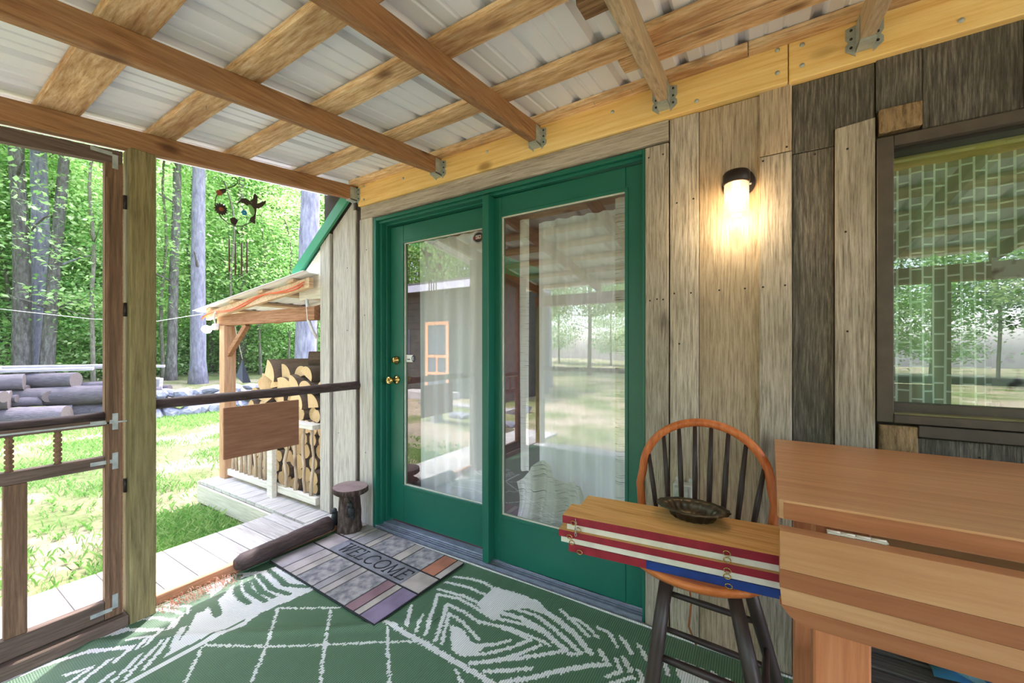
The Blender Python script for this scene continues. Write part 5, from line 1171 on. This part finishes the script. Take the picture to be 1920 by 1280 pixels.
tree('maple_tree', -19.9, 7.1, trunk_mesh(.17, 13, 37, (0, 0), .1, mat=BT), FOL[0], 'slim brown trunk seen through the wind chime', None, 0)
# woods
TM = [trunk_mesh(r, H, 40 + i, (0, 0), .3, 8, BT, 4) for i, (r, H) in enumerate(((.10, 12), (.075, 10), (.13, 13), (.06, 8)))]
random.seed(77); k = 0
cams = Vector((0, -1.82)); n_w = 0
def sector(a_deg, d): a = math.radians(a_deg); return (cams.x + d*math.cos(a), cams.y + d*math.sin(a))
for i in range(62):
    a = 139 + (181 - 139)*((i*.6180339) % 1); d = 23 + 20*((i*.7548776) % 1); x, y = sector(a, d)
    if i % 9 == 0: lab, g = 'slim understory tree with bright green leaves in the woods', 'woods beyond the lawn'
    tree('woodland_tree', x, y, TM[i % 4], FOL[(i*7) % 4], 'slim leafy tree in the woods beyond the stone wall', 'woods beyond the stone wall', None, random.uniform(.9, 1.2))
for i in range(30):
    a = 140 + (180 - 140)*((i*.6180339 + .3) % 1); d = 21.5 + 7*((i*.7548776) % 1); x, y = sector(a, d)
    t = thing('shrub', 'low green shrub growing at the edge of the woods', 'shrub', (x, y, gz(x, y)), 'shrubs at the woods edge')
    o = bpy.data.objects.new('foliage', BUSH[i % 2]); C.objects.link(o); o.parent = t; s = random.uniform(.7, 1.25); t.scale = (s, s, s); t.rotation_euler = (0, 0, random.uniform(0, 6))
for i in range(40):
    a = 185 + (330 - 185)*((i*.6180339) % 1); d = 17 + 14*((i*.7548776) % 1); x, y = sector(a, d)
    tree('woodland_tree', x, y, TM[i % 4], FOL[(i*3) % 4], 'leafy tree behind the dark cabin, mirrored in the glass', 'trees mirrored in the glass', None, random.uniform(.9, 1.2))
tree('pine_tree', -6.6, -11.2, trunk_mesh(.26, 14, 61, (0, 0), .05, mat=BG), HIGH, 'pale trunk beside the dark cabin, mirrored in the door glass', None, 0)
tree('pine_tree', -2.6, -8.5, trunk_mesh(.24, 14, 62, (0, .01), .05, mat=BG), HIGH, 'pale trunk in front of the porch, mirrored in the fixed glass', None, 0)

SPARSE = [leaf_mesh('foliage', 2600, 2.0, 2.4, 9.0, .075, M['leafA'], 21, 30), leaf_mesh('foliage', 2200, 1.6, 1.5, 6.5, .07, M['leafB'], 22, 30)]
random.seed(5)
for i, (a_, d_) in enumerate([(168.2, 17.5), (173.5, 22.5), (170.3, 22.8), (166.8, 18.2), (163, 19.5), (160.5, 21), (157, 18.5), (154, 20), (151, 19), (148, 17), (145, 19), (155.5, 23)]):
    x, y = sector(a_, d_)
    tree('sapling', x, y, TM[3], SPARSE[i % 2], 'thin sapling with sparse bright leaves in front of the woods', 'saplings before the woods', None, random.uniform(.85, 1.1))

# ---- grass
def make_grass():
    r = np.random.default_rng(12); n = 230000
    d = 3.4 + 9*r.uniform(0, 1, n)**1.5; a = np.radians(r.uniform(141, 182, n)); x = d*np.cos(a); y = -1.82 + d*np.sin(a)
    keep = ~((x > -3.12) | ((x > -4.46) & (y > -.28)) | (x < -11.1))
    nv = np.array([mnoise.noise(Vector((float(p)*.55, float(q)*.55, 3.3))) + .5*mnoise.noise(Vector((float(p)*1.7, float(q)*1.7, 9.1))) for p, q in zip(x, y)])
    shade = np.exp(-(((x + 3.7)/.8)**2 + ((y + .55)/.5)**2))
    bare = np.exp(-(((x + 4.6)/1.3)**2 + ((y + 1.25)/.55)**2))*1.1
    dens = np.clip(.42 + nv*1.3 + 1.0*shade - bare + .25*np.clip((-x - 6)/3, 0, 1), .03, 1); keep &= r.uniform(0, 1, n) < dens
    x, y = x[keep], y[keep]; sh_ = shade[keep]; N_ = len(x); z = np.array([gz(float(p), float(q)) for p, q in zip(x, y)])
    h = r.uniform(.02, .062, N_)*(1 + .5*sh_) ; w = r.uniform(.0018, .0042, N_)*(1 + .06*(-x - 3)); th = r.uniform(0, 2*np.pi, N_); le = r.uniform(.3, 1.0, N_)*h; la = r.uniform(0, 2*np.pi, N_)
    ux, uy = np.cos(th)*w, np.sin(th)*w; lx, ly = np.cos(la)*le, np.sin(la)*le
    V = np.stack([np.stack([x - ux, y - uy, z - .004], -1), np.stack([x + ux, y + uy, z - .004], -1), np.stack([x + ux*.7 + lx*.4, y + uy*.7 + ly*.4, z + h*.7], -1), np.stack([x + lx, y + ly, z + h], -1)], 1).reshape(-1, 3)
    me = bpy.data.meshes.new('grass'); me.vertices.add(len(V)); me.vertices.foreach_set('co', V.ravel()); me.loops.add(len(V)); me.loops.foreach_set('vertex_index', np.arange(len(V), dtype=np.int32)); me.polygons.add(N_); me.polygons.foreach_set('loop_start', np.arange(0, len(V), 4, dtype=np.int32)); me.materials.append(M['grass']); me.update(calc_edges=True)
    o = bpy.data.objects.new('grass', me); C.objects.link(o); tag(o, 'short patchy green grass and weeds on the lawn', 'grass', None, 'stuff')
    # broad leaved weeds
    n = 300; x = -3.25 - 4.2*r.uniform(0, 1, n)**1.6; y = r.uniform(-2.6, -.3, n); VV = []; FF = []
    for p, q in zip(x, y):
        for k in range(r.integers(3, 7)):
            a = r.uniform(0, 6.28); L_ = r.uniform(.018, .042); w_ = L_*.32; c, s = math.cos(a), math.sin(a); z0 = gz(p, q); hh = r.uniform(.02, .055); b0 = len(VV)
            for (u, v, e) in ((0, 0, 0), (.45, -1, .8), (1, 0, 1), (.45, 1, .8)): VV.append((p + u*L_*c - v*w_*s, q + u*L_*s + v*w_*c, z0 + hh*e))
            FF.append((b0, b0+1, b0+2, b0+3))
    me = bpy.data.meshes.new('weeds'); me.from_pydata(VV, [], FF); me.materials.append(M['grass']); o = bpy.data.objects.new('weeds', me); C.objects.link(o); tag(o, 'broad leaved green weeds scattered through the grass', 'weeds', None, 'stuff')
make_grass()

# ---- dark cabin across the yard (shows in the door glass)
cb = thing('cabin', 'dark boarded cabin with an orange door, mirrored in the glass', 'cabin', (-8.0, -7.6, -.2))
for i in range(16): bx('siding_board', -11.0, -5.6, -6.75, -6.70, -.2 + i*.2, -.2 + (i+1)*.2 - .006, M['cabin'], cb, .004)
bx('wall_core', -11.0, -5.6, -9.5, -6.751, -.2, 2.99, M['cabin'], cb, 0); bx('fascia', -11.4, -5.2, -6.36, -6.32, 2.86, 3.06, M['cabin_fas'], cb, .004)
MB().prism([(-11.4, -6.32, 3.061), (-11.4, -9.9, 3.5), (-11.4, -9.9, 3.56), (-11.4, -6.32, 3.12)], (6.2, 0, 0)).build('roof_slab', M['cabin_roof'], cb); bx('soffit', -11.4, -5.2, -6.70, -6.361, 2.86, 2.88, M['cabin'], cb, 0)
dr = bx('cabin_door', -8.32, -7.42, -6.699, -6.66, -.05, 2.0, M['cabin_glass'], cb, .002)
for a in ((-8.32, -8.22, -.05, 2.0), (-7.52, -7.42, -.05, 2.0), (-8.22, -7.52, 1.9, 2.0), (-8.22, -7.52, .95, 1.03), (-8.22, -7.52, .45, .53), (-8.22, -7.52, -.05, .10), (-7.90, -7.84, .53, .95)): bx('door_frame', a[0], a[1], -6.659, -6.64, a[2], a[3], M['door_orange'], dr, .002)
bx('window_pane', -9.9, -9.0, -6.699, -6.68, .8, 1.8, M['cabin_glass'], cb, .002); bx('step', -8.8, -7.0, -6.639, -6.0, -.2, .0, M['deck'], cb, .004)
bh = thing('yard_bench', 'long pale plank bench standing in the yard, mirrored in the glass', 'bench', (-4.4, -3.9, -.2))
bx('bench_top', -5.6, -3.5, -3.9, -3.62, .14, .18, M['plank_w'], bh, .004); bx('bench_leg', -5.3, -5.2, -3.88, -3.64, -.22, .139, M['plank_w'], bh, .004); bx('bench_leg', -3.9, -3.8, -3.88, -3.64, -.22, .139, M['plank_w'], bh, .004)
